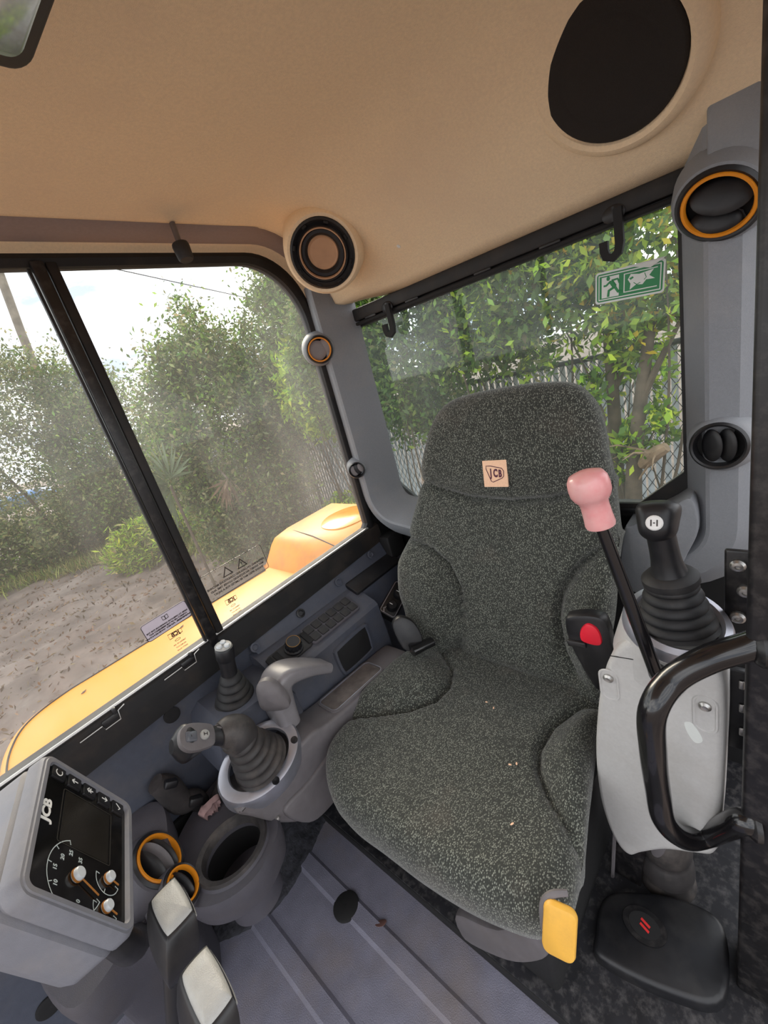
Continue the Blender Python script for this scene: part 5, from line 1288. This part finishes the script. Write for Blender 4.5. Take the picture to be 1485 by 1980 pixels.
# thinner scrub far left
shrub('scrub_tree', 'thin dark scrubby tree at the left edge of the side window', 'tree', (1.15, 10.6, 1.20), (1.65, 1.3, 2.20), 42000, .074, G_dark + G_olive, 330, group=grp, spread=.20, trunk=.045, sprigs=90)
shrub('scrub_tree', 'grey green scrub tree behind the window divider', 'tree', (2.45, 9.8, .75), (1.05, 1.1, 1.85), 28000, .074, G_dark + G_olive + G_mid, 240, group=grp, trunk=.05)
shrub('leafy_bush', 'low green bank of weeds at the left under the scrub trees', 'bush', (.4, 11.2, -.50), (2.6, .8, .55), 14000, .10, G_mid + G_olive, 200, group=grp)
shrub('leafy_bush', 'sunlit grassy weeds left of the divider bar', 'bush', (1.95, 7.9, -.68), (.70, .6, .40), 7500, .11, G_grass + G_light, 120, group=grp, aspect=.22)
# behind the rear window
grp2 = 'vines beyond the rear window'
shrub('vine_hedge', 'dense leafy vine hedge left behind the seat headrest', 'hedge', (3.35, 2.75, 1.22), (.36, .75, .88), 17000, .062, G_mid + G_dark, 220, group=grp2, spread=.26, trunk=.012)
shrub('vine_hedge', 'leafy vines hanging above the seat back', 'hedge', (3.3, 1.55, 1.50), (.36, .75, .78), 14000, .066, G_mid + G_light[:1] + G_dark, 150, group=grp2, spread=.28, sprigs=40, trunk=.012)
shrub('vine_hedge', 'yellowing vines under the green exit sticker', 'hedge', (3.3, .75, 1.42), (.34, .60, .66), 7500, .068, G_mid + G_light + [srgb(186, 160, 52)], 95, group=grp2, spread=.28, trunk=.012)
shrub('vine_hedge', 'vine hedge nearest the grey rear pillar', 'hedge', (3.4, 3.75, 1.25), (.36, .55, .80), 12000, .062, G_mid + G_dark, 180, group=grp2, spread=.26, trunk=.012)
shrub('vine_hedge', 'small leafy shoots against the slatted fence', 'hedge', (3.3, .80, .35), (.20, .34, .45), 1100, .070, G_mid + G_light, 40, group=grp2, trunk=.012)
shrub('vine_hedge', 'tall thin leafy trees high beyond the fence', 'hedge', (5.4, 2.2, 2.5), (.8, 2.6, 1.1), 9000, .10, G_mid + G_olive, 220, group=grp2, spread=.16, trunk=.012)
# two trunks by the fence
def trunk(label, pts, r):
    t = thing('tree_trunk', pts[0], label, 'tree trunk', 'trunks in front of the fence')
    obj('trunk', tube(pts, r, 10, smooth=6), M['bark'], t, ang=80)
    mid = np.array(pts[len(pts) // 2], float)
    obj('side_branch', tube([mid, mid + np.array([0, -.12, .25]), mid + np.array([.05, -.30, .60])], [r[1] * .5, r[1] * .35, .008], 7, smooth=4), M['bark'], t)
b0_ = at(1195, 940, x=3.35); b1_ = at(1185, 760, x=3.35); b2_ = at(1170, 600, x=3.35)
trunk('slim grey tree trunk just right of the seat headrest', [np.append(b0_[:2], GZ), b0_, b1_, b2_], [.060, .052, .042, .026])
b0_ = at(1225, 945, x=3.2); b1_ = at(1238, 780, x=3.2); b2_ = at(1262, 600, x=3.25)
trunk('mossy tree trunk below the exit sticker', [np.append(b0_[:2], GZ), b0_, b1_, b2_], [.065, .055, .042, .03])
# stump end of a sawn branch
c = at(1270, 875, x=3.1); sb_ = thing('sawn_branch', c - np.array([0, 0, .1]), 'pale tangle of cut branch low by the fence', 'branch')
obj('branch_stub', tube([c + np.array([.1, .10, -.10]), c, c + np.array([-.02, -.06, .04])], [.05, .045, .032], 9, smooth=4), M['deadpalm'], sb_)
for k in range(7):
    a = rng.normal(size=3) * .13; obj('twig', tube([c + a * .2, c + a, c + a * 1.5 + np.array([0, 0, -.05])], [.008, .006, .003], 5), M['deadpalm'], sb_)

# palm: green fronds behind the divider, dry skirt in the bush
def frond(name, parent, base, tip, w, nl, m_leaf, droop):
    base = np.array(base); tip = np.array(tip); V_, F_ = [], []
    ax = unit(tip - base); side = unit(np.cross(ax, (0, 0, 1)))
    for k in range(nl):
        t = (k + .5) / nl; a = (t - .5) * 2.3
        d = unit(ax * math.cos(a) + np.cross(side, ax) * math.sin(a) * .9 + side * .15 * rng.normal()); L_ = np.linalg.norm(tip - base) * (.75 + .25 * math.cos(a))
        e = base + d * L_ + np.array([0, 0, -droop * L_ * abs(a)]); s = unit(np.cross(d, side + .2 * rng.normal(size=3))) * w
        m_ = base + d * L_ * .5
        i = len(V_); V_ += [base, m_ + s, e, m_ - s]; F_.append((i, i + 1, i + 2, i + 3))
    return obj(name, (V_, F_), m_leaf, parent, smooth=False, kind='stuff')
pm = thing('palmetto', at(330, 920, y=5.3) * np.array([1, 1, 0]) + np.array([0, 0, GZ]), 'spiky green palmetto fan beside the divider bar', 'palm')
pg = mat('palmetto_green', srgb(96, 112, 80), .6, var=.2, vscale=10)
for (u, v, uu, vv) in ((325, 935, 285, 905), (330, 950, 290, 985), (330, 925, 318, 850), (335, 970, 300, 1010)):
    frond('frond', pm, at(u, v, y=5.25), at(uu, vv, y=5.05), .020, 13, pg, .05)
obj('palm_stem', tube([at(330, 940, y=5.3), np.append(at(330, 940, y=5.3)[:2], GZ)], .018, 8), M['bark'], pm)
dp = thing('dry_palm', at(450, 1000, y=4.6) * np.array([1, 1, 0]) + np.array([0, 0, GZ]), 'hanging dry brown palm frond in front of the big bush', 'palm')
for (u, v, uu, vv) in ((440, 925, 445, 990), (445, 925, 465, 985), (436, 930, 425, 985)):
    frond('dry_frond', dp, at(u, v, y=4.62), at(uu, vv, y=4.5), .014, 11, M['deadpalm'], .0)
obj('palm_stem', tube([at(440, 925, y=4.65), at(440, 925, y=4.8) + np.array([.15, .5, .1]), np.append(at(440, 925, y=5.6)[:2], GZ)], .012, 8), M['bark'], dp)

# grass along the edge of the clearing
n = 52000
gxy = np.stack([rng.uniform(-1.2, 4.2, n), rng.uniform(5.0, 11.5, n)], 1)
keep = gxy[:, 1] > np.interp(gxy[:, 0], [-1.2, 0, 1.2, 1.9, 2.8, 4.2], [10.8, 10.2, 9.2, 7.6, 5.7, 5.0]) + rng.normal(size=n) * .25
gxy = gxy[keep]; n = len(gxy)
gr_ = thing('grass', (2, 6, GZ), 'rough grass along the foot of the bushes', 'grass', kind='stuff')
gpos = np.column_stack([gxy, np.array([gz(a, b) for a, b in gxy])])
leaves_mesh('blades', gpos, .20, palette(n, G_grass), gr_, up_bias=9, aspect=.07, curl=.3)
# small debris and clods on the mud
n = 3500
cx = np.stack([rng.uniform(-1.5, 3.0, n), rng.uniform(3.0, 9.5, n)], 1)
deb = thing('ground_litter', (0, 5, GZ), 'dead leaves and twigs scattered over the mud', 'litter', kind='stuff')
leaves_mesh('litter', np.column_stack([cx, np.array([gz(a, b) + .01 for a, b in cx])]), .06, palette(n, [srgb(120, 96, 76), srgb(150, 128, 104), srgb(90, 74, 60)]), deb, up_bias=0, aspect=.4)

# ================================================================== FENCE with pale slats
FX = 3.85
fe = thing('slatted_fence', (FX, 4, GZ), 'chain link fence with pale upright slats behind the bushes', 'fence')
FT = .70
s0_ = None; pitch = .062
for k in range(170):
    y = -.8 + k * pitch
    if s0_ is None:
        s0_ = obj('slat', box((FX + .012, y, (FT + GZ) / 2), (.006, .044, FT - GZ - .04), 0), M['slat'], fe, smooth=False); y00 = y
    else: shared('slat', s0_, (0, y - y00, 0), fe)
W_ = []
hh_ = FT - GZ
for k in range(int(13 / .075)):
    y = -2.8 + k * .075
    for sgn in (-1, 1):
        y0, y1 = (y, y + hh_ * .62) if sgn > 0 else (y + hh_ * .62, y)
        W_.append(tube([(FX - .004 * sgn, y0, GZ), (FX - .004 * sgn, y1, FT)], .0030, 3))
obj('chain_link', join(*W_), M['wire'], fe, smooth=False, kind='stuff')
obj('top_rail', tube([(FX, -1, FT), (FX, 10, FT)], .022, 8), M['wire'], fe)
for y in (.55, 3.0, 5.45, 7.9):
    obj('fence_post', tube([(FX + .03, y, GZ), (FX + .03, y, FT + .06)], .028, 8), M['wire'], fe)

c = at(737, 1786, z=.004)
obj('dead_leaf', slab(catmull([(-.012, -.002), (-.004, .006), (.008, .005), (.013, 0), (.004, -.006), (-.006, -.006)], 24), frame(c, (.1, .1, 1)), 0, .002, .0005), mat('brown_dead_leaf', srgb(86, 58, 52), .8, var=.2), None, label='curled brown leaf on the floor mat in front of the seat', cat='leaf')
# pole and overhead wire
pp = at(40, 640, y=13); pq = at(5, 545, y=13)
up_ = thing('utility_pole', (pp[0], 13, GZ), 'tall leaning pole at the left edge of the sky', 'pole')
obj('pole', tube([np.array([pp[0] + (pp[0] - pq[0]) * 3.6, 13, GZ]), pp, pq, pq + (pq - pp) * 2], .09, 8), mat('weathered_pole', srgb(120, 112, 100), .9, var=.3, vscale=6), up_)
obj('cross_arm', box(pq + (pq - pp) * 1.8, (1.6, .10, .10), .01), M['bark'], up_)
wa, wb = at(245, 525, y=10), at(405, 560, y=10)
obj('power_line', tube([wa - (wb - wa) * 1.5, wa, wb, wb + (wb - wa) * 2], .011, 5), M['wire'], None, label='thin overhead wire crossing the cloudy sky', cat='wire')
# blue tarpaulin heap far left
tb = at(40, 965, y=12.8)
obj('tarpaulin', pillow(catmull([(-.9, -.12), (-.5, .10), (0, .16), (.5, .10), (.9, -.10), (.3, -.2), (-.4, -.2)], 42), (tb, np.array([1., 0, 0]), np.array([0, 0, 1.]), np.array([0, -1., 0])), [(0, .3), (.4, .28), (.7, .2), (.9, .1), (1, 0), (.9, -.1), (0, -.15)], disp=lambda x, y, k: .05 * math.sin(x * 17) * math.cos(y * 23)), mat('blue_white_tarp', srgb(86, 136, 196), .5, var=.3, vscale=4, dirt=srgb(220, 224, 230), dscale=5, damt=.9), None, label='blue and white tarpaulin heap far off at the left', cat='tarpaulin')
